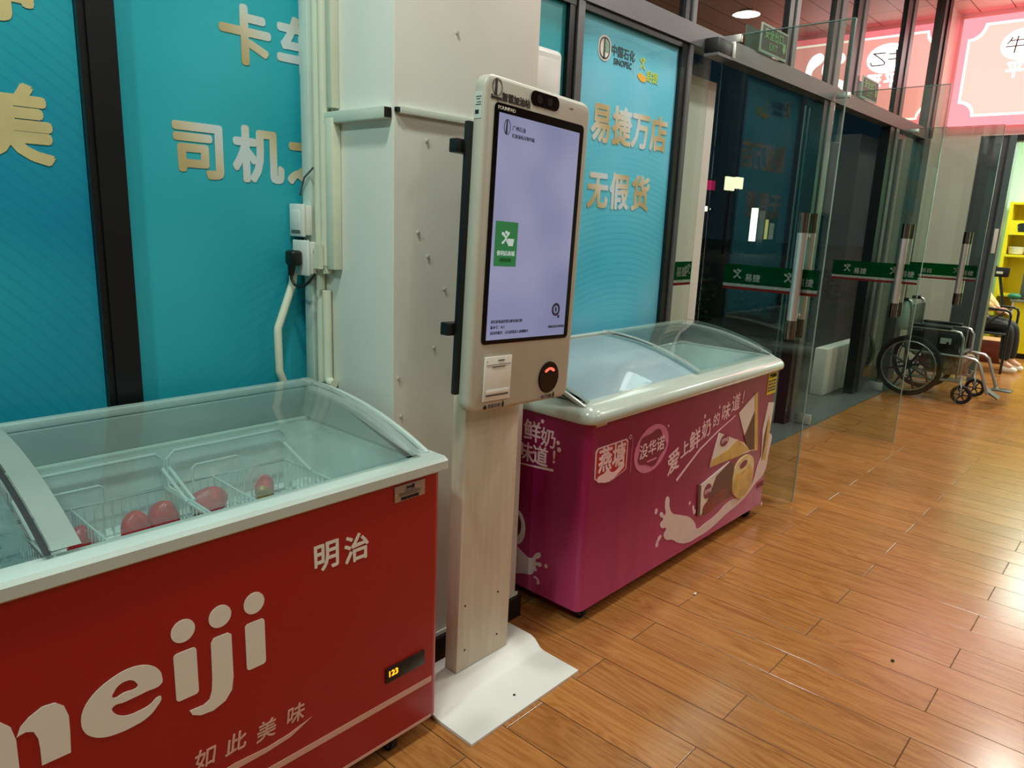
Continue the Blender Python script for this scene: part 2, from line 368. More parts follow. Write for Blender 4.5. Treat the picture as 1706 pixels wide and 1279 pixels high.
# pillar that juts from the window front
pl = G().box(1.33, 1.93, 1.675, YF+.1, 0, CEIL, bev=.006).build('wall_pillar', panel_white); struct(pl)
G_ = G().box(1.318, 1.942, 1.655, 1.674, 0, .085).box(1.318, 1.329, 1.674, 2.05, 0, .085); struct(G_.build('baseboard_pillar', black))
# skirting strip, paint edge above it
struct(G().box(1.325, 1.935, 1.668, 1.674, .086, .10).build('trim_9', white_paint))
screw_m = mat('screw_head', (186, 180, 170), .5, .1)
scr = G()
for x, z in ((1.345, .44), (1.46, 1.38), (1.45, 1.71), (1.49, 1.1), (1.42, 1.45), (1.53, 1.28), (1.35, 1.02), (1.36, .9), (1.56, 2.02)):
    scr.cyl((x, 1.6755, z), (x, 1.669, z), .005, 10)
scr.build('screw_heads', screw_m, None)
so = bpy.data.objects['screw_heads']; so.name = 'trim_10'; struct(so)
# facade framing
hdr = sbox('trim_1', grey_frame, -4, 8.2, 2.08, 2.17, 2.425, 2.525)
sbox('trim_2', black_frame, -4, 3.53, 2.092, 2.13, 2.395, 2.424)
k = 3
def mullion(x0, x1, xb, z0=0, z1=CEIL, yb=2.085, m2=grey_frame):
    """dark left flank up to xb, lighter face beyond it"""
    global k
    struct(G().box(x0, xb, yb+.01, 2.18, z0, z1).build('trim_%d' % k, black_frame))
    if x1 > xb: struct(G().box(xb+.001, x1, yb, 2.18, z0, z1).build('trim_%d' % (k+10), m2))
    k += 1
mullion(.688, .772, .704, m2=black_frame)
mullion(2.600, 2.691, 2.645)
mullion(3.537, 3.634, 3.597)
mullion(5.55, 5.74, 5.64)
mullion(7.15, 7.38, 7.29)
k = 30
mullion(4.79, 4.93, 4.87, 2.526)
mullion(5.98, 6.17, 6.09, 2.526)
struct(G().box(8.2, 8.42, 2.075, 2.4, 0, CEIL).build('trim_50', grey_frame))
struct(G().box(8.3, 8.40, 2.06, 2.074, 2.45, CEIL).build('trim_51', black_frame))
sbox('wall_return', wall_white, 8.421, 9, YF, 2.3, 0, CEIL)
# transom glass over header, right to the ceiling
n = 1
for x0, x1 in ((-4, .687), (.773, 1.33), (1.93, 2.599), (2.692, 3.536), (3.635, 4.789), (4.931, 5.549), (5.741, 5.979), (6.171, 7.149), (7.381, 8.2)):
    struct(G().box(x0+.001, x1-.001, 2.115, 2.125, 2.526, CEIL-.001).build('window_%d' % n, window_glass)); n += 1
# panes behind the printed films and beside the doors
for x0, x1, gm in ((-4, .687, window_glass), (.773, 1.33, window_glass), (1.93, 2.599, window_glass), (2.692, 3.536, window_glass), (3.635, 3.91, door_glass), (7.381, 8.2, door_glass)):
    struct(G().box(x0+.001, x1-.001, 2.128, 2.138, .001, 2.424).build('window_%d' % n, gm)); n += 1
edge_m = mat('polished_glass_edge', (96, 128, 122), .25, vary=.02)
# outer glass leaf standing nearly edge-on beyond the doorway
d4 = bpy.data.objects.new('door_4', None); COL.objects.link(d4); d4.location = (8.4, 3.38, 0); struct(d4)
G().prism([(8.478, 3.40), (8.486, 3.398), (9.05, 3.555), (9.045, 3.565)], 2, -.01, 2.86).build('glass_pane', door_glass, d4)
for px, py in ((8.47, 3.40), (8.645, 3.42)): G().box(px, px+.016, py-.008, py+.008, -.01, 2.86).build('glass_edge', edge_m, d4)
sill_m = mat('dark_stone_sill', (92, 96, 94), .35, vary=.12, scale=14)
sbox('trim_80', sill_m, 3.73, 8.2, 1.93, 2.16, .0005, .006)
# end wall with doorway to the next shop
XE = 9.0
sbox('wall_end', wall_white, XE, XE+.12, 1.76, 2.3, 0, 2.52)
sbox('wall_end_upper', wall_white, XE, XE+.12, -5, 2.3, 2.521, CEIL)
sbox('wall_end_far', wall_white, XE, XE+.12, -5, -.6, 0, 2.52)
side_glass = mat('dark_side_glass', (82, 88, 94), .25, vary=.08)
sbox('window_40', side_glass, XE+.03, XE+.06, 1.50, 1.759, .05, 2.519)
teal_frame = mat('teal_grey_frame', (84, 104, 104), .35, .2)
sbox('trim_81', teal_frame, XE-.01, XE+.13, 1.44, 1.50, 0, 2.519)
sbox('trim_82', black_frame, XE-.01, XE+.13, -.6, 1.44, 2.46, 2.52)
mint = mat('mint_wall', (196, 226, 206), .6, vary=.02)
sbox('wall_shop_rear', mint, 12.3, 12.4, -3.2, 2.5, 0, 3.2)
sbox('wall_shop_side', mint, XE+.12, 12.4, 2.4, 2.5, 0, 3.2)
sbox('wall_shop_right', mint, XE+.12, 12.4, -3.3, -3.2, 0, 3.2)
# ---------------- outside: pavement, column, low wall, hedge, lights
pave = mat('grey_paving', (96, 98, 90), .7, vary=.2, scale=3)
sbox('floor_outside', pave, -6, 90, 2.161, 70, -.12, -.02)
sbox('wall_outside_column', wall_white, 3.84, 4.32, 2.30, 2.6, -.02, 2.36)
sbox('wall_outside_soffit', mat('canopy_soffit', (120, 110, 106), .6), -6, 20, 2.31, 4.6, 3.9, 4.0)
low_w = tag(G().box(6.95, 9.3, 2.30, 2.42, -.02, .43, bev=.01).build('planter_wall', white_paint), 'low white wall outside behind the wheelchair, seen through glass', 'wall')
hd = G(); rnd = random.Random(3)
for i in range(5200):
    x = rnd.uniform(9, 19); y = 5.9 + rnd.uniform(-.45, .45)*(.6+.4*math.sin(x*2)); z = rnd.uniform(0, 1)**.8*(.62+.12*math.sin(x*3.1)+.06*math.sin(x*7))
    a = rnd.uniform(0, 6.28); t = rnd.uniform(-.9, .9); l = rnd.uniform(.05, .11)
    d = Vector((math.cos(a)*math.cos(t), math.sin(a)*math.cos(t), math.sin(t))); s_ = d.orthogonal().normalized()*l*.35; p = Vector((x, y, z))
    f = [hd.b.verts.new(v) for v in (p, p+d*l*.5+s_, p+d*l, p+d*l*.5-s_)]; hd.b.faces.new(f)
hd.box(9, 19, 5.75, 6.05, -.02, .45)
ho = tag(hd.build('hedge', m_hedge(), smooth=False), 'dark clipped hedge outside the glass doors', 'hedge'); ho['kind'] = 'stuff'
def emis(name, col, s):
    return mat(name, (20, 20, 20), .5, emit=col, estr=s)
lamp_w = emis('tube_light_glow', (250, 255, 225), 3.2)
far = thing('light_column', 'tall bright white tube light outside, beyond the first glass door', 'light', (43.95, 20, 0))
G().cyl((43.95, 20, .75), (43.95, 20, 2.75), .20, 14).build('tube', lamp_w, far); G().box(43.7, 44.2, 19.8, 20.2, -.02, .75).build('base', dark_grey, far)
sg = thing('roadside_sign', 'far pair of glowing cream sign boxes outside on two posts', 'sign', (40.7, 20, 0))
G().box(39.75, 40.7, 19.9, 20.1, 3.6, 4.35, bev=.03).build('sign_box', emis('cream_glow', (255, 246, 205), 2.2), sg)
G().box(40.95, 41.75, 19.9, 20.1, 3.75, 4.4, bev=.03).build('sign_box', emis('cream_glow', (255, 246, 205), 2.2), sg)
for xx in (40.2, 41.3): G().cyl((xx, 20, -.02), (xx, 20, 3.8), .08).build('post', dark_grey, sg)
rs = thing('sign_lamp', 'small pink lamp box outside at the left edge of the door glass', 'lamp', (38.0, 20, 0))
G().box(37.6, 38.3, 19.9, 20.1, 3.5, 4.0).build('lamp_box', emis('pink_glow', (235, 40, 110), .6), rs); G().cyl((38, 20, -.02), (38, 20, 3.5), .07).build('post', dark_grey, rs)
kb = thing('kiosk_booth', 'far lit booth outside with yellow and white panels', 'booth', (45.4, 20, 0))
G().box(44.6, 46.6, 19.6, 20.6, -.02, 2.6).build('wall', dark_grey, kb)
G().box(44.75, 45.1, 19.55, 19.6, .9, 2.1).build('window', emis('yellow_glow', (240, 220, 120), .8), kb); G().box(45.4, 46.0, 19.55, 19.6, .9, 1.9).build('window', emis('dim_glow', (150, 150, 120), .5), kb)
st = thing('street_lamp', 'distant street lamp outside with a bright white head', 'lamp', (38.5, 20.5, 0))
G().cyl((38.5, 20.5, -.02), (38.5, 20.5, 2.4), .06).build('pole', dark_grey, st); G().sphere((38.5, 20.4, 2.5), .2, 1.4, 1, .7).build('lamp_head', lamp_w, st)
mirror_tube = thing('light_column', 'slim glowing tube outside, added for a reflected light beyond the second glass door', 'light', (22.4, 6.6, 0))
G().cyl((22.4, 6.6, 1.05), (22.4, 6.6, 2.05), .045, 12).build('tube', lamp_w, mirror_tube); G().box(22.3, 22.5, 6.5, 6.7, -.02, 1.05).build('base', dark_grey, mirror_tube)  # added glowing tube on a base, stands in for a mirrored light

# ---------------- glass door leaves, swung inwards
def film(name, col, dens):
    m, nt, N, L, B = nodes(name); nz = N.new('ShaderNodeTexNoise'); nz.inputs['Scale'].default_value = 6
    B.inputs['Base Color'].default_value = rgb(*col); B.inputs['Roughness'].default_value = .4
    tr = N.new('ShaderNodeBsdfTransparent'); tr.inputs[0].default_value = rgb(*col); mx = N.new('ShaderNodeMixShader')
    mr = N.new('ShaderNodeMapRange'); mr.inputs[3].default_value = dens-.06; mr.inputs[4].default_value = dens+.06; L.new(nz.outputs['Fac'], mr.inputs[0]); L.new(mr.outputs[0], mx.inputs[0])
    L.new(tr.outputs[0], mx.inputs[1]); L.new(B.outputs[0], mx.inputs[2]); L.new(mx.outputs[0], N['Material Output'].inputs[0]); return m
green_m = film('green_film', (0, 140, 78), .10); redl = film('red_film', (176, 66, 58), .2); whitef = film('white_film', (206, 218, 210), .22)
def logo_splash(M, parent, m, s=1):
    """small leaping figure with open arms, used on films"""
    sp = [(stroke([(-.5*s, .55*s), (-.12*s, .28*s), (.1*s, -.05*s), (.42*s, -.3*s)], .16*s, .1*s), True), (stroke([(.35*s, .62*s), (.1*s, .3*s), (-.1*s, .0*s), (-.45*s, -.3*s)], .16*s, .1*s), True)]
    shape('logo', [sp[0]], M, m, parent); shape('logo', [sp[1]], M, m, parent, thick=.0005); shape('logo', [(ell(0, .62*s, .13*s, .13*s), True)], M, m, parent)
def leaf(num, x, y0, top, hy, hz0, hz1, sz=1.30):
    d = bpy.data.objects.new('door_%d' % num, None); COL.objects.link(d); d.location = (x, 2.07, 0); struct(d)
    y1 = 2.07
    G().box(x-.006, x+.006, y0, y1, .012, top).build('glass_pane', door_glass, d)
    G().box(x-.0065, x+.0065, y0-.004, y0-.0005, .012, top).build('glass_edge', edge_m, d)
    G().box(x-.0065, x+.0065, y0, y1, top+.0005, top+.004).build('glass_edge', edge_m, d)
    G().box(x-.012, x+.012, y1-.13, y1, .012, .09, bev=.003).build('pivot_clamp', chrome, d)
    G().box(x-.012, x+.012, y1-.10, y1, top-.035, top+.003, bev=.003).build('pivot_clamp', chrome, d)
    for sgn in (-1, 1):
        xx = x + sgn*.058
        h = G().tube([(xx, hy, hz0), (xx, hy, hz1)], .0255, 18).build('handle', chrome, d)
        for z in (hz0+.12, hz1-.12): G().cyl((x+sgn*.0065, hy, z), (xx, hy, z), .012, 12).build('standoff', chrome, h)
        for z0, z1 in ((hz0-.001, hz0+.10), (hz1-.10, hz1+.001)): G().tube([(xx, hy, z0), (xx, hy, z1)], .0262, 18).build('end_sleeve', mat('polished_steel', (150, 140, 130), .08, 1), h)
    f = G().box(x-.0068, x-.0061, y0+.01, y1-.14, sz-.105, sz).build('film_strip', green_m, d)
    G().box(x-.0068, x-.0061, y0+.01, y1-.14, sz-.122, sz-.106).build('film_strip', whitef, d); G().box(x-.0068, x-.0061, y0+.01, y1-.14, sz-.138, sz-.123).build('film_strip', redl, d)
    for yy in ((y0+y1)/2+.12, y0+.17):
        M = plane((x-.0072, yy, sz-.06), (0, -1, 0), (0, 0, 1)); logo_splash(M, f, whitef, .05); text('lettering', '易捷', .045, plane((x-.0072, yy-.09, sz-.085), (0, -1, 0), (0, 0, 1)), whitef, f, bold=.02)
    return d
leaf(1, 3.93, 1.383, 2.517, 1.49, .93, 1.59); leaf(2, 5.69, 1.335, 2.48, 1.455, .927, 1.575); leaf(3, 7.55, 1.315, 2.44, 1.44, .91, 1.545, 1.26)
# film band on the fixed side light, closer box over the first leaf
fb = G().box(3.636, 3.899, 2.1265, 2.1275, 1.195, 1.30).build('window_film_band', green_m)
tag(fb, 'green film band with pale logo on the narrow side glass by the first door', 'window film')
G().box(3.636, 3.899, 2.1265, 2.1275, 1.18, 1.1945).build('film_strip', whitef, fb); G().box(3.636, 3.899, 2.1265, 2.1275, 1.165, 1.1795).build('film_strip', redl, fb)
logo_splash(plane((3.86, 2.126, 1.245), (1, 0, 0), (0, 0, 1)), fb, whitef, .055); text('lettering', '易捷', .06, plane((3.785, 2.126, 1.22), (1, 0, 0), (0, 0, 1)), whitef, fb, bold=.02)
cl = thing('door_closer', 'black door closer box with steel clamp at the header of the first door', 'door closer', (3.83, 2.05, 2.38))
G().box(3.73, 3.90, 2.0, 2.079, 2.40, 2.475, bev=.004).build('housing', black, cl); G().box(3.901, 3.915, 1.99, 2.079, 2.395, 2.48, bev=.002).build('clamp', chrome, cl); G().box(3.73, 3.90, 1.995, 2.079, 2.385, 2.399).build('cover_strip', grey_frame, cl)
# ---------------- exit signs standing on the door header
ex_g = emis('exit_green', (20, 70, 36), .35); ex_w = emis('exit_pale', (205, 220, 190), .6); ex_t = emis('exit_letters', (130, 190, 110), .7)
def exit_sign(x0, label):
    t = thing('exit_sign', label, 'exit sign', (x0+.19, 2.07, 2.526), 'exit signs on the door header')
    b = G().box(x0, x0+.38, 2.063, 2.073, 2.527, 2.685, bev=.002).build('panel', ex_w, t)
    G().box(x0+.012, x0+.368, 2.061, 2.0629, 2.539, 2.673).build('face', ex_g, t)
    M = plane((x0+.17, 2.0605, 2.612), (1, 0, 0), (0, 0, 1)); text('lettering', '安全出口', .062, M, ex_t, t, bold=.02, sx=1.1)
    text('lettering', 'EXIT', .055, plane((x0+.17, 2.0605, 2.552), (1, 0, 0), (0, 0, 1)), ex_t, t, bold=.01, space=1.1)
    shape('arrow', [([(x0+.325-x0-.17, .0), (.19, .03), (.175, .03), (.175, .06), (.135, .06), (.135, .03), (.12, .03)], False)], plane((x0+.17, 2.0605, 2.56), (1, 0, 0), (0, 0, 1)), ex_t, t)
exit_sign(4.36, 'green exit sign in pale frame on the header over the first open door')
exit_sign(6.19, 'exit sign on the header farther along, with the pink sign mirrored around it')
# ---------------- illuminated sign over the doorway
sgn = thing('illuminated_sign', 'glowing pink lightbox sign with cream scalloped border above the far doorway', 'sign', (8.94, 1.04, 2.617))
def emc(name, col, s=1):
    m, nt, N, L, B = nodes(name); B.inputs['Base Color'].default_value = (.02, .02, .02, 1); B.inputs['Emission Color'].default_value = (*col, 1); B.inputs['Emission Strength'].default_value = s; return m
sg_pink = emc('sign_pink', (1.0, .18, .205), 3.4); sg_cream = emc('sign_cream', (1, .80, .66), 4.2); sg_white = emc('sign_white', (1, .9, .88), 8); sg_glare = emc('sign_glare', (1, .33, .28), 3.2)
Y0, Y1, Z0, Z1 = 2.065, .02, 2.617, 3.647
G().box(8.90, 8.995, Y1, Y0, Z0, Z1, bev=.004).build('lightbox', sg_pink, sgn)
SM = plane((8.898, Y0, Z0), (0, -1, 0), (0, 0, 1)); W_ = Y0-Y1; H_ = Z1-Z0
def scallop(a, r, inset=0):
    x0, x1, y0, y1 = a, W_-a, .085+inset, H_-.065-inset; x0 += inset; x1 -= inset; o = []
    for cx, cy, a0 in ((x0, y0, 90), (x1, y0, 180), (x1, y1, 270), (x0, y1, 0)):
        for i in range(9):
            t = R(a0 - 90*i/8) if True else 0
            o.append((cx + r*math.cos(t), cy + r*math.sin(t)))
    return o
outer = scallop(.065, .135); inner = scallop(.065, .135, .022)
shape('border', [(outer, False), (inner, False)], SM, sg_cream, sgn, thick=.001)
shape('inner_glare', [(scallop(.065, .135, .024), False)], SM, sg_glare, sgn, thick=.0006, lift=.0007)  # paler glow within the border paints the glare on the sign
shape('oval', [(ell(.575, .735, .215, .15, 28), True)], SM, sg_white, sgn, thick=.0012)
brown = emc('sign_brown', (.25, .1, .05), .6)
text('lettering', '牛乙', .17, plane((8.894, Y0-.575, Z0+.67), (0, -1, 0), (0, 0, 1)), brown, sgn, sx=1.1, shear=.1)
text('lettering', '平理', .16, plane((8.896, Y0-.60, Z0+.45), (0, -1, 0), (0, 0, 1)), sg_white, sgn, bold=.035, space=1.25)
shape('brush_mark', [(stroke([(1.05, .80), (1.22, .72), (1.18, .58), (1.02, .50), (.98, .36), (1.18, .26), (1.4, .3)], .10, .04), True)], SM, sg_white, sgn, thick=.0012)
shape('brush_mark', [(stroke([(1.30, .84), (1.42, .66), (1.34, .48), (1.46, .40)], .09, .04), True)], SM, sg_white, sgn, thick=.0012)
# ---------------- printed window films with lettering
def poster(x0, x1, label, m=None):
    o = G().box(x0, x1, 2.116, 2.1185, .02, 2.394).build('window_poster', m or poster_m); return tag(o, label, 'poster', 'printed window films')
PF = lambda x, z: plane((x, 2.1155, z), (1, 0, 0), (0, 0, 1))
p1 = poster(-2.2, .687, 'teal window film left of the black post, gold character 美 at its edge')
p2 = poster(.773, 2.599, 'teal window film between the two dark posts, passing behind the pillar')
p3 = poster(2.692, 3.536, 'light blue window film right of the kiosk with logos and seven large characters', poster_light)
gold_p = mat('gold_print', (200, 186, 134), .4, vary=.12, scale=9)
text('lettering', '净', .19, PF(.525, 1.922), gold_p, p1, bold=.045); text('lettering', '美', .19, PF(.525, 1.603), gold_p, p1, bold=.045)
for c, x, z in (('卡', 1.138, 1.925), ('车', 1.315, 1.925), ('司', .984, 1.595), ('机', 1.165, 1.595), ('之', 1.34, 1.595)):
    text('lettering', c, .165, PF(x, z), gold_m, p2, bold=.045)
for c, x in (('易', 2.90), ('捷', 3.07), ('万', 3.235), ('店', 3.405)): text('lettering', c, .18, PF(x, 1.888), gold_m, p3, bold=.04, sx=.92)
for c, x in (('无', 2.905), ('假', 3.085), ('货', 3.275)): text('lettering', c, .18, PF(x, 1.585), gold_m, p3, bold=.04, sx=.95)
yellow_g = mat('yellow_green_print', (190, 206, 70), .5); orange_m = mat('orange_print', (232, 176, 60), .5); logo_ink = mat('dark_logo_ink', (40, 66, 70), .5)
shape('logo', [(rr2(2.838-2.9, 2.938-2.9, 2.222-2.2, 2.33-2.2, .045), False)], PF(2.9, 2.2), decal_white, p3)
shape('logo', [(rr2(-.052, .028, .03, .122, .036), False), (rr2(-.047, .023, .035, .117, .034), False)], PF(2.9, 2.2), logo_ink, p3, thick=.0012)
shape('logo', [([(-.022, .03), (-.008, .03), (-.01, .118), (-.02, .118)], False)], PF(2.9, 2.2), logo_ink, p3, thick=.0012)
shape('logo', [([(-.006, .062), (.02, .062), (.02, .09), (-.004, .112)], False)], PF(2.9, 2.2), mat('logo_green', (120, 170, 140), .5), p3, thick=.0012)
text('lettering', '中国石化', .05, PF(3.04, 2.262), logo_ink, p3, bold=.02); text('lettering', 'SINOPEC', .038, PF(3.04, 2.222), logo_ink, p3, bold=.02)
shape('divider', [([(0, 0), (.003, 0), (.003, .085), (0, .085)], False)], PF(3.135, 2.205), decal_white, p3)
logo_splash(PF(3.21, 2.255), p3, yellow_g, .05); shape('logo', [(ell(0, 0, .04, .017, rot=-.2), True)], PF(3.21, 2.20), orange_m, p3); text('lettering', '易捷', .055, PF(3.30, 2.195), yellow_g, p3, bold=.02)
# ------------------------------------------------------------------ chest freezers
def arc(t, zr, h, p=2.2): return zr + h*(1-(1-max(0, min(1, t)))**p)
def freezer(root, x0, x1, y0, y1, zb, zr, h, body, rimsec, rimbot, lids, endgrey, rmat, railw=.035, rrad=.0):
    cab = G().loft([rrect(x0, x1, y0, y1, .028, zb), rrect(x0, x1, y0, y1, .028, rimbot), rrect(x0+.05, x1-.05, y0+.05, y1-.05, .02, rimbot), rrect(x0+.05, x1-.05, y0+.05, y1-.05, .02, zb+.03)], cap0=True).build('cabinet', body, root)
    G().loft([rrect(x0+.056, x1-.056, y0+.056, y1-.056, .03, zr-.012), rrect(x0+.058, x1-.058, y0+.058, y1-.058, .03, .66), rrect(x0+.08, x1-.08, y0+.08, y1-.08, .03, .64)], cap1=True).build('liner', liner_m, root)
    loops = []
    for off, z in rimsec: loops.append(rrect(x0-off, x1+off, y0-off, y1+off, max(.012, rrad+off), zr+z, 6))
    G().loft(loops, closed=True).build('rim', rmat, root)
    ya, yb = y0+.03, y1-.015
    ys = [ya+(yb-ya)*i/18 for i in range(19)]
    for xa, xb in ((x0+.005, x0+.005+railw), (x1-.005-railw, x1-.005)):
        prof = [(ya+.02, zr+.001)] + [(y, arc((y-ya)/(yb-ya), zr, h)-.026) for y in ys[1:]] + [(yb, zr+.001)]
        c = G().prism(prof, 0, xa, xb).build('end_cheek', endgrey, root)
        g = G(); xm = xa if xa < (x0+x1)/2 else xb
        g.tube([(xm, y, arc((y-ya)/(yb-ya), zr, h)-.018) for y in ys], .009, 8); g.build('rail', rmat, c)
    G().box(x0+.03, x1-.03, yb-.03, yb+.005, zr+.001, arc(1, zr, h)-.02, bev=.004).build('back_bar', endgrey, root)
    G().box(x0+.03, x1-.03, yb-.022, yb+.012, arc(1, zr, h)-.018, arc(1, zr, h)+.002, bev=.003).build('back_trim', rmat, root)
    out = []
    for nm, xa, xb, dz, gm, bars in lids:
        def surf(xs, dz, yy=ys[:-1]): return [[(x, y, arc((y-ya)/(yb-ya), zr, h)+dz) for x in xs] for y in yy]
        l = G().grid(surf([xa, (xa+xb)/2, xb], dz), .004).build('lid', gm, root)
        for bx0, bx1, bm, bz in bars:
            G().grid(surf([bx0, bx1], dz+bz), .012).build('lid_frame', bm, l)
        out.append(l)
    return cab, out
def casters(root, pts, r=.026, swivel=(0, 1)):
    for x, y in pts:
        c = G().box(x-.03, x+.03, y-.03, y+.03, .0545, .0585).box(x-.017, x-.011, y-.018, y+.022, .018, .055).box(x+.011, x+.017, y-.018, y+.022, .018, .055).build('caster', dark_grey, root)
        G().tube([(x-.010, y, r), (x+.010, y, r)], r, 20).build('wheel', rubber, c)
# ---- red freezer
X0, X1, YA, YB, ZB, ZR = -.46, 1.285, 1.40, 2.03, .059, .860
rf = thing('chest_freezer', 'red chest freezer with big white meiji lettering and sliding curved glass lids'.replace('meiji ', 'rounded '), 'freezer', ((X0+X1)/2, YA, 0))
rim_red = [(.010, -.038), (.014, -.034), (.015, -.010), (.008, -.001), (-.045, .001), (-.054, -.003), (-.056, -.012), (-.052, -.038)]
rcab, rl = freezer(rf, X0, X1, YA, YB, ZB, ZR, .112, red_body, rim_red, ZR-.0375, [
    ('right', .40, X1-.075, .012, lid_glass, [(.35, .40, rim_grey, .003), (.337, .349, grey_frame, -.004), (X1-.075, X1-.055, rim_grey, .002)]),
    ('left', X0+.045, .33, -.008, lid_glass_frost, [(X0+.02, X0+.045, rim_grey, .002)])], mat('end_cheek_grey', (170, 180, 176), .4), rim_grey, railw=.06)
casters(rf, [(1.13, 1.44), (1.13, 1.98), (-.3, 1.44), (-.3, 1.98)], r=.029)
# printed price sheet under the left lid
def m_sheet():
    m, nt, N, L, B = nodes('price_sheet_print')
    tc = N.new('ShaderNodeTexCoord'); br = N.new('ShaderNodeTexBrick'); br.inputs['Scale'].default_value = 1; br.inputs['Brick Width'].default_value = .085; br.inputs['Row Height'].default_value = .034; br.inputs['Mortar Size'].default_value = .012
    br.inputs['Color1'].default_value = rgb(120, 70, 80); br.inputs['Color2'].default_value = rgb(70, 96, 150); br.inputs['Mortar'].default_value = rgb(196, 210, 206); br.inputs['Mortar Smooth'].default_value = .4
    nz = N.new('ShaderNodeTexNoise'); nz.inputs['Scale'].default_value = 60; L.new(tc.outputs['Object'], nz.inputs['Vector'])
    mx = N.new('ShaderNodeMix'); mx.data_type = 'RGBA'; mr = N.new('ShaderNodeMapRange'); mr.inputs[1].default_value = .45; mr.inputs[2].default_value = .6; L.new(nz.outputs['Fac'], mr.inputs[0]); L.new(mr.outputs[0], mx.inputs['Factor'])
    L.new(tc.outputs['Object'], br.inputs[0]); L.new(br.outputs[0], mx.inputs['A']); mx.inputs['B'].default_value = rgb(190, 206, 204)
    L.new(mx.outputs['Result'], B.inputs['Base Color']); B.inputs['Roughness'].default_value = .6; return m
ya, yb = YA+.03, YB-.015
sh = G().grid([[(x, ya+.03+(yb-ya-.1)*i/12, arc((.03+(yb-ya-.1)*i/12)/(yb-ya), ZR, .112)-.02) for x in (-.30, 0, .315)] for i in range(13)], .001).build('price_sheet', m_sheet(), None)
tag(sh, 'blurry coloured price sheet under the frosted left lid of the red freezer', 'price sheet')
RF = lambda x, z: plane((x, YA-.0005, z), (1, 0, 0), (0, 0, 1))
Wd = decal_white; O = RF(0, 0)
e_out = [(.511, .538), (.513, .552), (.508, .571), (.491, .589), (.471, .598), (.446, .600), (.42, .594), (.396, .583), (.378, .569), (.366, .552), (.360, .528), (.363, .506), (.376, .487), (.397, .474), (.421, .469), (.451, .469), (.477, .474), (.497, .488), (.508, .509), (.503, .511), (.485, .501), (.464, .498), (.443, .499), (.426, .508), (.418, .518), (.416, .5305), (.44, .5315), (.48, .534)]
e_in = [(.418, .552), (.422, .564), (.431, .573), (.444, .576), (.456, .572), (.463, .563), (.465, .554), (.44, .5525)]
shape('lettering', [(e_out, True), (e_in, True)], O, Wd, rf)
m_right = [(.256, .552), (.264, .570), (.279, .583), (.301, .593), (.321, .591), (.335, .577), (.341, .553), (.3405, .522), (.338, .474), (.2895, .474), (.290, .51), (.289, .532), (.283, .55), (.271, .556), (.26, .554)]
shape('lettering', [(m_right, False)], O, Wd, rf)
shape('lettering', [([(.255, .474), (.2555, .549), (.250, .578), (.236, .5955), (.206, .598), (.18, .586), (.172, .572), (.17, .595), (.122, .595), (.122, .474), (.170, .474), (.171, .53), (.178, .55), (.19, .556), (.2, .548), (.205, .53), (.206, .474)], False)], O, Wd, rf)
def rstem(x0, x1, z0, z1): return rr2(x0, x1, z0, z1, .008, 3)
shape('lettering', [(rstem(.538, .586, .478, .590), False)], O, Wd, rf); shape('lettering', [(ell(.561, .6365, .025, .0255), True)], O, Wd, rf)
shape('lettering', [([(.618, .582), (.624, .592), (.656, .592), (.664, .585), (.664, .48), (.659, .449), (.643, .429), (.615, .419), (.586, .422), (.569, .432), (.564, .445), (.575, .4445), (.594, .443), (.608, .45), (.614, .468), (.6165, .50)], False)], O, Wd, rf); shape('lettering', [(ell(.641, .6375, .025, .0255), True)], O, Wd, rf)
shape('lettering', [(rstem(.696, .743, .4775, .593), False)], O, Wd, rf); shape('lettering', [(ell(.720, .638, .0245, .0255), True)], O, Wd, rf)
text('lettering', '明', .078, RF(.910, .661), Wd, rf, bold=.022); text('lettering', '治', .078, RF(.998, .653), Wd, rf, bold=.022)
for c, x, z in (('如', .588, .292), ('此', .660, .290), ('美', .735, .282), ('味', .812, .284)): text('lettering', c, .052, RF(x, z), decal_pink, rf, bold=.012, shear=.15)
shape('swoosh', [([(.50, .232), (.58, .252), (.660, .258), (.737, .2535), (.794, .258), (.86, .272), (.80, .2475), (.737, .241), (.67, .2405), (.58, .236)], False)], O, decal_pink, rf)
for z0, z1 in ((.178, .1955), (.059, .068)): shape('stripe', [([(X0+.03, z0), (X1-.03, z0), (X1-.03, z1), (X0+.03, z1)], False)], O, decal_pink, rf)
dp = G().box(1.088, 1.226, YA-.004, YA-.0003, .250, .295, bev=.001).build('temperature_display', black, rf)
text('digits', '123', .024, plane((1.112, YA-.0041, .268), (1, 0, 0), (0, 0, 1)), emis('amber_digits', (255, 140, 20), 5), dp, bold=.02)
npl = G().box(1.116, 1.219, YA-.003, YA-.0003, .768, .812, bev=.001).build('nameplate', mat('brushed_plate', (176, 160, 152), .35, .5), rf)
NP = lambda x, z: plane((x, YA-.0031, z), (1, 0, 0), (0, 0, 1))
text('lettering', 'meiji', .015, NP(1.168, .799), ink, npl, bold=.03)
for i, z in enumerate((.793, .788, .783)): shape('print_line', [([(1.15-.02*min(i, 1), z), (1.186+.015*min(i, 1), z), (1.186+.015*min(i, 1), z+.002), (1.15-.02*min(i, 1), z+.002)], False)], NP(0, 0), ink_grey, npl)
bars = []
xx = 1.137
while xx < 1.195:
    wv = random.choice((.001, .0016, .0026)); bars.append(([(xx, .7705), (xx+wv, .7705), (xx+wv, .7785), (xx, .7785)], False)); xx += wv+random.choice((.001, .0018))
shape('barcode', bars, NP(0, 0), ink, npl)
for x in (1.121, 1.214): G().cyl((x, YA-.0045, .79), (x, YA-.003, .79), .0025, 10).build('rivet', chrome, npl)
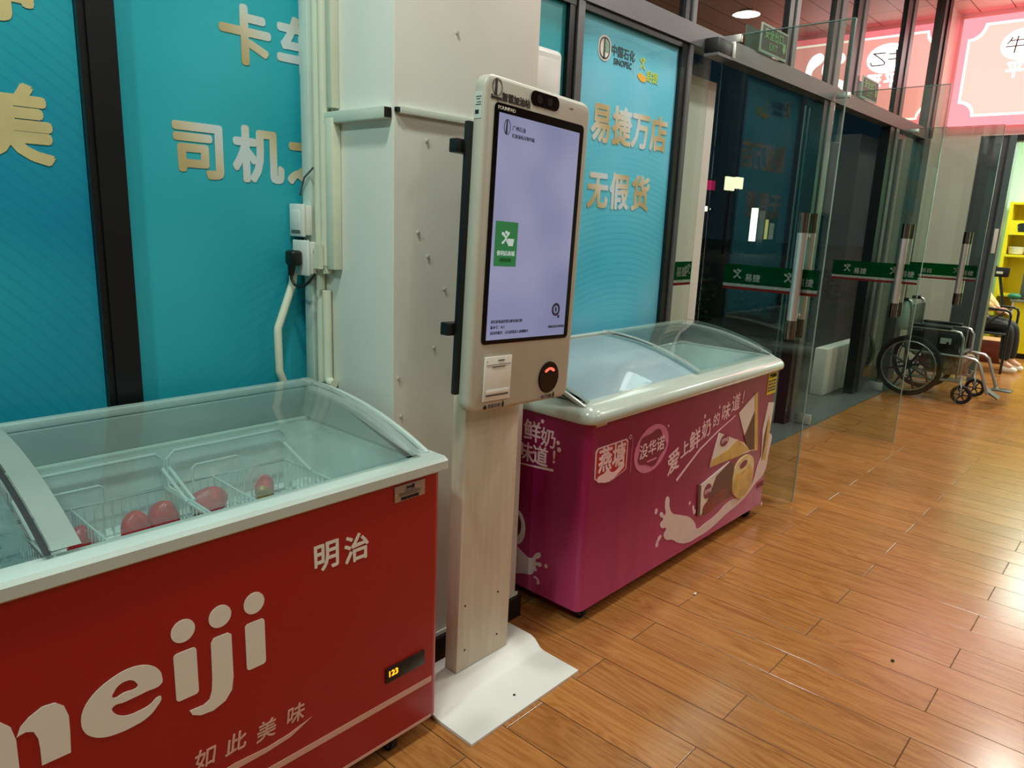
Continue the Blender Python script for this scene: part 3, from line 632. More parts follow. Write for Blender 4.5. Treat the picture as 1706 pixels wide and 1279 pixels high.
# baskets hanging in the well and what is in them
def basket(x0, x1, label):
    yb_, yf, zt, zr_, zb_ = 1.955, 1.50, .815, .742, .643
    t = thing('wire_basket', label, 'basket', ((x0+x1)/2, 1.73, zb_-.002), 'wire baskets in the red freezer')
    r = .0048
    zt = .842
    G().tube([(x0, yb_, zb_), (x0, yb_, zt-.02), (x0+.02, yb_, zt), (x1-.02, yb_, zt), (x1, yb_, zt-.02), (x1, yb_, zb_)], r, 8).build('back_frame', wire_m, t)
    g = G().tube([(x0, yb_, zr_), (x1, yb_, zr_), (x1, yf, zr_), (x0, yf, zr_)], r, 8, closed=True).tube([(x0, yb_, zb_+.002), (x1, yb_, zb_+.002), (x1, yf, zb_+.002), (x0, yf, zb_+.002)], r, 8, closed=True); g.build('rim_wire', wire_m, t)
    for x in (x0+.004, x1-.004): G().tube([(x, yb_-.004, zt-.045), (x, yb_-.15, zr_+.004)], r, 8).build('brace', wire_m, t)
    g = G(); k = 0
    x = x0+.022
    while x < x1: g.tube([(x, yb_, zr_), (x, yb_, zb_), (x, yf, zb_), (x, yf, zr_)], .0021, 5); x += .022
    y = yf+.022
    while y < yb_: g.tube([(x0, y, zr_), (x0, y, zb_), (x1, y, zb_), (x1, y, zr_)], .0021, 5); y += .022
    g.build('wire_mesh', wire_m, t)
    xm = x0+(x1-x0)*.35
    g = G().tube([(xm, yb_, zr_), (xm, yf, zr_)], .0025, 6)
    y = yf+.03
    while y < yb_: g.tube([(xm, y, zr_), (xm, y, zb_)], .0021, 5); y += .022
    g.build('divider', wire_m, t)
    G().tube([(xm-.07, yb_-.03, zr_+.004), (xm-.07, yb_-.03, zr_+.05), (xm-.06, yb_-.03, zr_+.058), (xm+.06, yb_-.03, zr_+.058), (xm+.07, yb_-.03, zr_+.05), (xm+.07, yb_-.03, zr_+.004)], .003, 6).build('handle', wire_m, t)
    return t
basket(.405, .762, 'white wire basket at the left of the right lid, holding two plump red packs')
basket(.772, 1.130, 'white wire basket nearest the nameplate end of the red freezer')
def pouch(x, y, z, s, rot, label, lean=0, grp='red packs of ice cream in the red freezer', flat=1.0):
    XF.append(Matrix.Translation((x, y, z)) @ Matrix.Rotation(rot, 4, 'Z') @ Matrix.Rotation(lean, 4, 'Y') @ Matrix.Scale(s, 4))
    t = thing('ice_cream_pack', label, 'ice cream', (x, y, z), grp)
    prof = [(.004, 0), (.30, .02), (.40, .16), (.44, .36), (.42, .6), (.34, .82), (.2, .97), (.05, 1.02)]
    lo = [[(r*math.cos(a)*(1+.06*math.sin(3*a+i)), r*.78*math.sin(a)*flat, h) for a in [2*math.pi*j/20 for j in range(20)]] for i, (r, h) in enumerate(prof)]
    G().loft(lo[2:], cap1=True).build('wrapper', frost_pink, t)
    G().loft(lo[:3], cap0=True).build('gold_base', gold_foil, t)
    XF.pop(); return t
pouch(.645, 1.86, .646, .088, .3, 'plump red ice cream pack, left one of the standing pair in the wire basket')
pouch(.722, 1.875, .646, .09, -.4, 'plump red ice cream pack, right one of the pair beside the basket side')
pouch(.80, 1.89, .684, .10, -.25, 'long red ice cream pack leaning on its side beyond the basket divide', lean=1.25)
pouch(.52, 1.86, .646, .085, .6, 'small blurred red pack at the front left corner behind the lid frame')
pouch(1.02, 1.90, .665, .08, .9, 'faint pale red pack under the fogged glass, right of the leaning one', lean=1.2)
# ---- magenta freezer
PX0, PX1, PYA, PYB = 2.03, 3.665, 1.445, 2.04
pf = thing('chest_freezer', 'magenta chest freezer with ice cream advert print standing before the glass doors', 'freezer', ((PX0+PX1)/2, PYA, 0))
rim_p = [(.006, -.072), (.026, -.070), (.033, -.062), (.034, -.046), (.028, -.032), (.014, -.020), (-.020, -.006), (-.050, .001), (-.056, -.006), (-.056, -.02), (-.052, -.072)]
rim_gloss = mat('glossy_rim', (186, 196, 186), .16, vary=.02, coat=.4)
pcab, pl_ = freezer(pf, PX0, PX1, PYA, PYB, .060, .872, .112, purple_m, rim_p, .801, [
    ('left', PX0+.045, 2.90, -.008, lid_glass_cold, [(PX0+.02, PX0+.045, rim_grey, .002)]),
    ('right', 2.86, PX1-.045, .012, lid_glass, [(2.845, 2.875, rim_grey, .002), (PX1-.045, PX1-.03, edge_m, .001)])], mat('cheek_dark', (104, 112, 108), .35), rim_gloss, railw=.03, rrad=.03)
casters(pf, [(2.10, 1.49), (2.10, 1.98), (3.55, 1.49), (3.55, 1.98)])
PFm = lambda x, z: plane((x, PYA-.0005, z), (1, 0, 0), (0, 0, 1)); PO = PFm(0, 0)
pinkw = mat('pale_pink_print', (236, 198, 204), .4, vary=.01); milk = mat('milk_print', (226, 206, 206), .4, vary=.05, scale=14); lred = mat('logo_red', (178, 26, 36), .4); plum = mat('plum_print', (128, 16, 62), .4); glow_p = mat('badge_halo', (214, 120, 160), .45)
# rounded square logo
sq = [(2.085, .702), (2.27, .702), (2.283, .690), (2.283, .580), (2.27, .572), (2.20, .556), (2.17, .552), (2.09, .574), (2.074, .585), (2.072, .69)]
def inset(p, d): 
    cx = sum(q[0] for q in p)/len(p); cy = sum(q[1] for q in p)/len(p); return [(cx+(x-cx)*(1-d), cy+(y-cy)*(1-d)) for x, y in p]
shape('logo_frame', [(sq, False)], PO, pinkw, pf); shape('logo_field', [(inset(sq, .07), False)], PO, lred, pf, thick=.0012)
text('lettering', '燕塘', .100, PFm(2.178, .612), pinkw, pf, bold=.03, thick=.002, sx=.88); shape('logo_wave', [([(2.09, .578), (2.14, .597), (2.158, .612), (2.166, .598), (2.20, .585), (2.262, .605), (2.22, .572), (2.17, .556), (2.12, .562)], True)], PO, pinkw, pf, thick=.002)
shape('registered_mark', [(ell(2.297, .703, .009, .009), True), (ell(2.297, .703, .0065, .0065), True)], PO, pinkw, pf); shape('divider', [([(2.312, .55), (2.315, .55), (2.315, .695), (2.312, .695)], False)], PO, glow_p, pf)
# plum blossom badge with a pale halo
shape('badge_halo', [(ell(2.462, .622, .128, .098, 24, .12), True)], PO, glow_p, pf)
bl = []
for i in range(40):
    a = 2*math.pi*i/40; r = 1+.10*math.cos(5*a+.5); bl.append((2.462+.100*r*math.cos(a), .622+.073*r*math.sin(a)))
shape('badge', [(bl, True)], PO, plum, pf, thick=.0012); text('lettering', '没华诺', .066, PFm(2.462, .603), pinkw, pf, bold=.012, thick=.002, sx=.95, rot=.06); shape('badge_line', [(stroke([(2.43, .572), (2.5, .574)], .006), False)], PO, glow_p, pf, thick=.002)
# slogan on a rising curve
for c, x, z, s_, r in (('爱', 2.655, .485, .105, .25), ('上', 2.742, .535, .075, .25), ('鲜', 2.825, .548, .10, .2), ('奶', 2.922, .585, .09, .15), ('的', 3.01, .618, .068, .12), ('味', 3.10, .632, .09, .1), ('道', 3.195, .662, .09, .08), ('!', 3.268, .68, .085, .0)):
    text('lettering', c, s_, PFm(x, z), pinkw, pf, bold=.018, rot=r, shear=.12)
shape('underline', [(stroke([(2.69, .428), (2.76, .466), (2.88, .529), (3.03, .580), (3.21, .628)], .014, .004), False)], PO, pinkw, pf)
for x, z, r in ((2.579, .695, .006), (2.894, .68, .010), (3.03, .70, .008), (2.541, .328, .013), (2.833, .285, .009), (3.655, .058, .012)): shape('milk_drop', [(ell(x, z, r*.8, r), True)], PO, pinkw, pf)
# milk splash
spl = [(2.611, .329), (2.619, .370), (2.637, .366), (2.650, .320), (2.678, .283), (2.754, .251), (2.845, .213), (2.903, .167), (2.926, .134), (3.004, .137), (3.119, .152), (3.211, .181), (3.313, .181), (3.41, .165), (3.494, .213), (3.545, .312), (3.60, .372), (3.662, .450), (3.662, .33), (3.643, .249), (3.526, .199), (3.414, .151), (3.224, .121), (3.061, .09), (2.923, .086), (2.847, .089), (2.757, .117), (2.7, .150), (2.642, .170), (2.624, .196), (2.639, .218), (2.592, .240), (2.585, .259), (2.606, .272), (2.573, .303), (2.585, .312), (2.619, .290)]
shape('milk_splash', [(spl, True)], PO, milk, pf, thick=.0008)
shape('milk_drop', [(stroke([(2.60, .200), (2.575, .178), (2.572, .160)], .012, .02), True)], PO, pinkw, pf); shape('milk_drop', [(stroke([(2.868, .262), (2.878, .238), (2.892, .222)], .012, .02), True)], PO, pinkw, pf)
# printed packages
kraft = mat('chocolate_brown', (92, 48, 34), .4, vary=.12, scale=20); caramel = mat('caramel_print', (206, 172, 96), .4, vary=.2, scale=18); packw = mat('pack_white', (226, 214, 206), .4); cream = mat('cream_print', (222, 204, 150), .45, vary=.18, scale=22); brownr = mat('berry_brown', (128, 44, 34), .4, vary=.35, scale=26)
def pk(name, pts, m, th, sm=False, hole=None): shape(name, [(pts, sm)] + ([(hole, sm)] if hole else []), PO, m, pf, thick=th)
pk('pack_print', [(3.240, .636), (3.42, .708), (3.505, .39), (3.40, .412)], packw, .0010); pk('pack_print', [(3.33, .50), (3.44, .64), (3.50, .40), (3.405, .414)], kraft, .0014); pk('pack_print', [(3.40, .705), (3.43, .712), (3.512, .39), (3.47, .40)], caramel, .0016)
pk('pack_print', [(3.585, .632), (3.655, .622), (3.63, .31), (3.575, .31), (3.55, .50)], packw, .0010); pk('pack_print', [(3.60, .56), (3.64, .50), (3.63, .315), (3.585, .318)], caramel, .0014); pk('pack_print', [(3.575, .45), (3.60, .54), (3.60, .40), (3.58, .32)], kraft, .0016)
pk('pack_print', [(3.051, .574), (3.335, .468), (3.42, .405), (2.985, .420)], packw, .0018); pk('pack_print', [(3.0, .452), (3.16, .47), (3.26, .50), (3.40, .42), (3.30, .408), (2.985, .420)], caramel, .0022); pk('pack_badge', ell(3.11, .525, .042, .028), plum, .0026, True)
pk('pack_side', [(2.894, .357), (2.918, .350), (2.934, .198), (2.908, .201)], kraft, .0030); pk('pack_print', [(2.918, .352), (3.19, .402), (3.245, .372), (3.235, .209), (2.934, .198)], packw, .0030)
pk('pack_print', [(3.06, .36), (3.19, .402), (3.245, .372), (3.235, .209), (2.95, .199), (2.99, .25)], kraft, .0034); pk('pack_print', [(2.955, .215), (3.03, .262), (3.12, .275), (3.18, .262), (3.2, .23), (3.1, .204)], brownr, .0038, True); pk('pack_badge', ell(2.985, .305, .036, .036), plum, .0038, True)
text('lettering', '没华诺', .022, PFm(2.985, .298), pinkw, pf, thick=.0044); text('lettering', '没华诺', .022, PFm(3.11, .518), pinkw, pf, thick=.0032); text('lettering', 'ICE CREAM'[:3], .001, PFm(3.11, .50), pinkw, pf) if False else None
pk('cup_print', [(3.262, .36), (3.34, .395), (3.44, .375), (3.47, .335), (3.44, .19), (3.29, .198), (3.24, .29)], cream, .0042, True); pk('cup_print', [(3.25, .30), (3.34, .318), (3.45, .315), (3.44, .20), (3.36, .176), (3.285, .205)], caramel, .0046, True); pk('cup_badge', ell(3.345, .355, .04, .018, rot=.15), plum, .0050, True)
text('lettering', '冰淇淋', .030, PFm(3.602, .168), plum, pf, bold=.02)
# stickers
ys_ = G().box(3.548, 3.655, PYA-.0015, PYA-.0003, .676, .792).build('notice_sticker', mat('yellow_sticker', (226, 214, 36), .5), pf)
text('lettering', '严禁重压', .022, PFm(3.602, .765), ink, ys_, thick=.0016); 
for z in (.742, .725, .708, .693): shape('print_line', [([(3.556+i*.032, z), (3.578+i*.032, z), (3.578+i*.032, z+.008), (3.556+i*.032, z+.008)], False) for i in range(3)], PO, ink_grey, ys_, thick=.0018)
G().box(2.066, 2.132, PYA-.0015, PYA-.0003, .783, .793).build('paper_label', packw, pf)
# left flank print
PLm = lambda y, z: plane((PX0-.0005, y, z), (0, -1, 0), (0, 0, 1)); LO = plane((PX0-.0005, 0, 0), (0, -1, 0), (0, 0, 1))
text('lettering', '鲜', .088, PLm(1.712, .684), pinkw, pf, bold=.02); text('lettering', '奶', .078, PLm(1.632, .678), pinkw, pf, bold=.02); text('lettering', '味', .082, PLm(1.742, .598), pinkw, pf, bold=.02); text('lettering', '道', .082, PLm(1.668, .598), pinkw, pf, bold=.02); text('lettering', '!', .07, PLm(1.60, .618), pinkw, pf, bold=.02)
shape('underline', [(stroke([(-1.79, .572), (-1.71, .578), (-1.6, .588)], .004, .010), False)], LO, pinkw, pf)
for y, z, r in ((1.664, .765, .008), (1.585, .70, .008), (1.578, .675, .009), (1.61, .194, .008)): shape('milk_drop', [(ell(-y, z, r, r), True)], LO, pinkw, pf)
shape('milk_splash', [([(-1.80, .225), (-1.761, .222), (-1.72, .203), (-1.687, .200), (-1.662, .230), (-1.642, .236), (-1.640, .222), (-1.664, .196), (-1.636, .196), (-1.634, .184), (-1.662, .176), (-1.655, .158), (-1.67, .150), (-1.676, .137), (-1.72, .122), (-1.80, .112)], True)], LO, milk, pf, thick=.0008)
shape('milk_drop', [(stroke([(-1.668, .128), (-1.65, .122), (-1.645, .105)], .006, .012), True)], LO, pinkw, pf)
shape('cup_print', [(ell(-1.775, .305, .05, .075, 20), True)], LO, packw, pf, thick=.0008); shape('cup_print', [(ell(-1.785, .315, .04, .055, 20), True)], LO, kraft, pf, thick=.0012)
# ------------------------------------------------------------------ self-service kiosk
kk = thing('payment_kiosk', 'tall white self-service terminal with portrait touch screen between the two freezers', 'kiosk', (1.58, 1.5, 0))
# bent base plate
prof = [(1.272, 0), (1.272, .010), (1.425, .012), (1.445, .018), (1.468, .040), (1.49, .048), (1.60, .048), (1.60, .040), (1.495, .040), (1.474, .032), (1.452, .009), (1.43, .002), (1.43, 0)]
b = bmesh.new()
gb = G(); gb.prism(prof, 0, 1.302, 1.812)
bp = gb.build('base_plate', mat('base_white', (226, 226, 222), .4, vary=.02), kk)
md = bp.modifiers.new('b', 'BEVEL'); md.width = .004; md.segments = 2; md.limit_method = 'ANGLE'
G().cyl((1.555, 1.335, .0095), (1.555, 1.335, .0126), .0045, 12).build('screw', ink, bp)
XF.append(Matrix.Translation((1.58, 1.5, .05)) @ Matrix.Rotation(R(.8), 4, 'Y') @ Matrix.Translation((-1.58, -1.5, -.05)))
post = G().box(1.458, 1.700, 1.505, 1.56, .049, 1.0, bev=.0015).build('post', laminate, kk)
for x, z in ((1.487, .28), (1.64, .275), (1.492, .12), (1.645, .115)): G().cyl((x, 1.5055, z), (x, 1.5035, z), .0035, 10).build('screw', ink, post)
XF.pop()
XF.append(Matrix.Translation((1.61, 1.43, .95)) @ Matrix.Rotation(R(2.3), 4, 'Y') @ Matrix.Rotation(R(1.2), 4, 'Z'))
PW, PH = .233, .909
def front_loops(sec):
    out = []
    for d, y in sec: out.append([(p[0], y, p[1]) for p in rr2(-PW+d, PW-d, d, PH-d, max(.034-d, .008), 6)])
    return out
G().loft(front_loops([(.004, .020), (0, .014), (0, -.013), (.004, -.019), (.012, -.0215)]), cap0=True, cap1=True).build('housing', kiosk_white, kk)
G().box(-PW-.012, PW-.02, .0205, .038, .05, PH-.12, bev=.003).build('back_plate', black, kk)
for z in (.235, .725): G().box(-PW-.034, -PW+.05, .038, .070, z-.018, z+.018, bev=.003).build('bracket', black, kk)
YFk = -.0217
KP = lambda u, v, l=0: plane((u, YFk-l, v), (1, 0, 0), (0, 0, 1)); K0 = KP(0, 0)
bez_m = mat('black_glass_bezel', (8, 8, 10), .08, vary=.02)
bez = shape('bezel', [(rr2(-.196, .203, .196, .842, .014), False)], K0, bez_m, kk, thick=.001)
def m_screen():
    m, nt, N, L, B = nodes('lit_screen'); tc = N.new('ShaderNodeTexCoord'); nz = N.new('ShaderNodeTexNoise'); nz.inputs['Scale'].default_value = 3.5; nz.inputs['Detail'].default_value = 1; L.new(tc.outputs['Object'], nz.inputs['Vector'])
    rp = N.new('ShaderNodeValToRGB'); e = rp.color_ramp.elements; e[0].position = .35; e[0].color = rgb(150, 156, 196); e[1].position = .65; e[1].color = rgb(180, 180, 218); L.new(nz.outputs['Fac'], rp.inputs[0])
    L.new(rp.outputs[0], B.inputs['Emission Color']); B.inputs['Emission Strength'].default_value = .82; B.inputs['Base Color'].default_value = (.03, .03, .04, 1); B.inputs['Roughness'].default_value = .1; return m
scr = shape('screen', [([(-.178, .208), (.181, .208), (.181, .818), (-.178, .818)], False)], K0, m_screen(), kk, thick=.0018)
sl = .0038
tile_g = emis('tile_green', (46, 160, 86), .55); scr_ink = mat('screen_ink', (58, 60, 84), .4); scr_w = emis('screen_white', (225, 240, 230), .8); pinkg = emis('screen_pink', (250, 90, 190), .9)
shape('app_tile', [([(-.168, .415), (-.075, .415), (-.075, .538), (-.168, .538)], False)], KP(0, 0, sl), tile_g, scr)
logo_splash(KP(-.124, .488, sl+.0012), scr, scr_w, .034); shape('basket_icon', [([(-.113, .472), (-.094, .472), (-.090, .492), (-.117, .492)], False)], KP(0, 0, sl+.0012), scr_w, scr)
text('lettering', '便利店商城', .015, KP(-.121, .446, sl+.0012), scr_w, scr); shape('tile_button', [([(-.145, .428), (-.098, .428), (-.098, .438), (-.145, .438)], False)], KP(0, 0, sl+.0012), mat('tile_dark_green', (20, 110, 56), .4), scr)
text('lettering', '广州石油', .014, KP(-.125, .781, sl), scr_ink, scr, align='LEFT'); text('lettering', '区加油站自助终端', .012, KP(-.125, .762, sl), scr_ink, scr, align='LEFT')
shape('logo', [(ell(-.146, .785, .013, .02), True), (ell(-.146, .785, .0115, .0185), True)], KP(0, 0, sl), scr_ink, scr); shape('logo', [([(-.152, .766), (-.145, .766), (-.145, .803), (-.150, .803)], False)], KP(0, 0, sl), scr_ink, scr)
for z, wd, x in ((.256, .13, -.165), (.240, .06, -.165), (.224, .15, -.165)): text('lettering', {.256: '请在屏幕前停留以便系统识别', .240: '版本号：10.2', .224: '请选择服务：点击屏幕进入商城购买'}[z], .0105, KP(x, z, sl), scr_ink, scr, align='LEFT')
text('lettering', '客服电话及营业时间', .009, KP(.178, .232, sl), scr_ink, scr, align='RIGHT')
shape('service_icon', [(ell(.13, .288, .020, .020), True), (ell(.13, .288, .012, .012), True)], KP(0, 0, sl), scr_ink, scr); shape('service_icon', [(ell(.13, .288, .004, .008), True)], KP(0, 0, sl), scr_ink, scr); shape('service_icon', [(ell(.145, .266, .005, .005), True)], KP(0, 0, sl), scr_ink, scr)
# reflection of the pink sign is left to the glass; brand and title lettering
text('lettering', 'FOUNPAD', .013, KP(-.150, .8255, .0024), decal_white, bez, sx=1.15)
shape('logo_ring', [(ell(-.190, .879, .019, .0215), True), (ell(-.190, .879, .0178, .0203), True)], K0, ink, kk); shape('logo_stem', [([(-.200, .858), (-.190, .858), (-.191, .9), (-.196, .9)], False)], K0, ink, kk)
text('lettering', 'Sinopec', .0155, KP(-.190, .848), ink, kk, bold=.01, sx=.95); text('lettering', '智慧加油站', .0235, KP(-.111, .850), ink, kk, bold=.022, space=.98)
cw = shape('camera_window', [(rr2(-.052, .074, .860, .899, .0185, 8), False)], K0, bez_m, kk, thick=.001); G().cyl((-.015, YFk-.0035, .879), (-.015, YFk-.0022, .879), .012, 20).build('lens', mat('lens_glass', (44, 40, 40), .1), cw); G().cyl((.03, YFk-.0035, .879), (.03, YFk-.0022, .879), .011, 20).build('lens', MATS['lens_glass'], cw)
for i in range(3): shape('microphone_hole', [(ell(.130+i*.006, .880, .0016, .0016, 8), False)], K0, ink, kk)
prn = G().box(-.178, -.063, YFk-.006, YFk-.0003, .030, .160, bev=.002).build('receipt_printer', mat('printer_white', (232, 228, 218), .4, vary=.01), kk)
G().box(-.170, -.071, YFk-.009, YFk-.0063, .050, .064, bev=.002).build('paper_slot', MATS['printer_white'], prn); G().box(-.168, -.073, YFk-.0075, YFk-.0062, .045, .049).build('slot_gap', ink_grey, prn)
shape('print_line', [([(-.148, .129), (-.092, .129), (-.092, .1315), (-.148, .1315)], False), ([(-.172, .137), (-.068, .137), (-.068, .1376), (-.172, .1376)], False), ([(-.124, .147), (-.098, .147), (-.098, .150), (-.124, .150)], False)], KP(0, 0, .0062), ink_grey, prn)
G().cyl((-.170, YFk-.0068, .147), (-.170, YFk-.006, .147), .0015, 8).build('indicator', ink, prn)
rw = shape('scanner_window', [(ell(.124, .074, .047, .047, 28), True)], K0, bez_m, kk, thick=.002)
shape('scanner_ring', [(ell(.124, .074, .050, .050, 28), True), (ell(.124, .074, .0475, .0475, 28), True)], K0, ink, kk, thick=.001)
shape('scanner_light', [([(.100, .094), (.112, .1035), (.124, .106), (.138, .103), (.147, .094), (.124, .099)], True)], KP(0, 0, .0045), emis('scanner_red', (255, 96, 70), 2.6), rw)
def arrow(x, z, s): return [([(x-s*.4, z), (x, z+s*.9), (x+s*.4, z), (x+s*.18, z), (x+s*.18, z-s*.5), (x-s*.18, z-s*.5), (x-s*.18, z)], False)]
text('lettering', '凭条打印', .0135, KP(-.124, .008), ink_grey, kk); shape('arrow', arrow(-.086, .012, .014), K0, ink, kk); shape('hand_icon', [(ell(-.163, .012, .007, .006), True)], K0, ink, kk)
text('lettering', '电子扫描', .0135, KP(.120, .008), ink_grey, kk); shape('arrow', arrow(.156, .012, .014), K0, ink, kk); shape('scan_icon', [(ell(.084, .012, .005, .005), True)], K0, mat('pale_icon', (150, 146, 136), .5), kk)
# rating label wrapped on the left flank
rl_ = G().box(-PW-.0012, -PW-.0003, -.012, .014, .795, .862).build('rating_label', mat('label_paper', (206, 214, 204), .5), kk)
for z, a, c in ((.848, -.009, .010), (.842, -.006, .008), (.834, -.009, .006), (.828, -.009, .010)): G().box(-PW-.0018, -PW-.0013, a, c, z, z+.0022).build('print_line', ink_grey, rl_)
G().box(-PW-.0018, -PW-.0013, -.002, .011, .806, .816).build('barcode', ink, rl_)
XF.pop()
# ------------------------------------------------------------------ conduits, switch and socket on the pillar's left flank
def conduit(pts, r, label, m=conduit_m, g='white conduits beside the pillar'):
    o = G().tube(pts, r, 14).build('cable_conduit', m, None); return tag(o, label, 'conduit', g)
tag(G().box(1.296, 1.329, 2.045, 2.09, .95, CEIL-.002, bev=.003).build('cable_trunking', mat('trunking_white', (206, 222, 214), .45), None), 'flat white cable trunking nearest the blue window film, pillar corner', 'trunking')
tag(G().box(1.301, 1.329, 1.93, 1.958, 1.80, CEIL-.002, bev=.003).build('cable_trunking', conduit_m, None), 'slim white trunking above the horizontal cover, next to the pillar face', 'trunking')
conduit([(1.314, 2.024, .955), (1.314, 2.024, CEIL-.003)], .0145, 'round white conduit next to the flat trunking')
conduit([(1.312, 1.985, 1.31), (1.312, 1.985, CEIL-.003)], .0165, 'thicker round conduit running up from the socket, beside the slim trunking')
conduit([(1.313, 1.990, 1.255), (1.313, 1.990, .985), (1.313, 1.988, .968), (1.313, 1.975, .958), (1.313, 1.955, .957)], .0145, 'lower conduit ending in an elbow just above the red freezer', g='white conduits beside the pillar')
tr = tag(G().box(1.298, 1.329, 1.925, 1.965, 1.325, 1.77, bev=.003).build('cable_trunking', conduit_m, None), 'white trunking piece running down from the end of the horizontal cover', 'trunking')
tag(G().prism([(1.975, 1.325), (2.010, 1.325), (1.998, 1.40), (1.976, 1.40)], 0, 1.278, 1.2935).build('trunking_cover', conduit_m, None), 'loose flared trunking cover hanging beside the socket', 'trunking')
conduit([(1.258, 2.092, 1.30), (1.25, 2.085, 1.272), (1.185, 2.070, 1.135), (1.183, 2.068, 1.125), (1.184, 2.068, 1.0), (1.188, 2.068, .985), (1.212, 2.072, .93), (1.214, 2.072, .70)], .0125, 'bent white conduit slanting away from the socket to behind the red freezer', g='bent conduits')
# horizontal covers on the pillar
rc = thing('cable_cover', 'white horizontal cable cover on the left face of the pillar', 'trunking', (1.31, 1.82, 1.757), 'horizontal cable covers on the pillar')
G().box(1.302, 1.329, 1.685, 1.985, 1.757, 1.789, bev=.002).build('cover', mat('cover_white', (205, 214, 202), .45), rc); G().box(1.304, 1.327, 1.682, 1.6845, 1.760, 1.786).build('open_end', black, rc)
rc2 = thing('cable_cover', 'white horizontal cable cover on the front of the pillar, running behind the kiosk', 'trunking', (1.62, 1.667, 1.772), 'horizontal cable covers on the pillar')
G().box(1.342, 1.925, 1.66, 1.674, 1.7725, 1.792, bev=.002).build('cover', MATS['cover_white'], rc2); G().box(1.331, 1.3415, 1.662, 1.674, 1.776, 1.788).build('black_end', black, rc2)
sw = thing('wall_switch', 'white surface switch box above the socket at the pillar corner', 'switch', (1.27, 2.06, 1.42), )
G().box(1.272, 1.296, 2.035, 2.105, 1.425, 1.515, bev=.004).build('back_box', mat('socket_white', (224, 226, 220), .4, vary=.02), sw); G().box(1.258, 1.2715, 2.032, 2.108, 1.42, 1.52, bev=.004).build('face_plate', MATS['socket_white'], sw); G().box(1.2545, 1.2575, 2.045, 2.095, 1.44, 1.50, bev=.001).build('rocker', MATS['socket_white'], sw); G().box(1.2553, 1.2575, 2.045, 2.095, 1.431, 1.437).build('slot', ink_grey, sw)
sk = thing('wall_socket', 'white socket box below the switch with a black plug in it', 'socket', (1.27, 2.05, 1.30))
G().box(1.272, 1.296, 2.015, 2.095, 1.305, 1.405, bev=.004).build('back_box', MATS['socket_white'], sk); G().box(1.260, 1.2715, 2.012, 2.098, 1.30, 1.41, bev=.004).build('face_plate', MATS['socket_white'], sk)
pg = thing('power_plug', 'black plug pushed into the socket with its cord looping down', 'plug', (1.245, 2.06, 1.30))
G().box(1.222, 1.2595, 2.035, 2.085, 1.33, 1.378, bev=.010, seg=3).build('plug_body', black, pg); G().tube([(1.235, 2.062, 1.335), (1.234, 2.066, 1.30)], [.013, .009], 12).build('strain_relief', black, pg)
G().tube([(1.234, 2.066, 1.305), (1.234, 2.064, 1.287), (1.236, 2.052, 1.272), (1.240, 2.035, 1.266), (1.246, 2.012, 1.270), (1.254, 1.995, 1.285), (1.27, 1.985, 1.31)], .0045, 10).build('cord', black, pg)
tag(G().tube([(1.318, 2.10, 1.56), (1.292, 2.098, 1.548), (1.285, 2.06, 1.60), (1.293, 2.02, 1.63)], .003, 8).build('loose_wire', ink_grey, None), 'thin dark wire above the switch box', 'wire')
tag(G().tube([(1.295, 1.955, 1.334), (1.292, 2.0, 1.338), (1.276, 2.03, 1.411), (1.283, 2.05, 1.413)], .0022, 6).build('tie_wire', mat('grey_wire', (150, 150, 140), .5), None), 'thin pale tie wire wound round the conduits at the socket', 'wire')
# white cabinet fixed to the right flank of the pillar
bx = thing('wall_cabinet', 'white rounded box peeking out behind the kiosk, against the pillar', 'cabinet', (2.13, 1.93, 1.62))
G().box(1.931, 2.315, 1.885, 2.055, 1.62, 2.13, bev=.022, seg=4).build('body', mat('appliance_white', (222, 222, 220), .35, vary=.01), bx); G().box(1.96, 2.285, 1.881, 1.8845, 1.66, 2.09, bev=.001).build('front_panel', MATS['appliance_white'], bx)
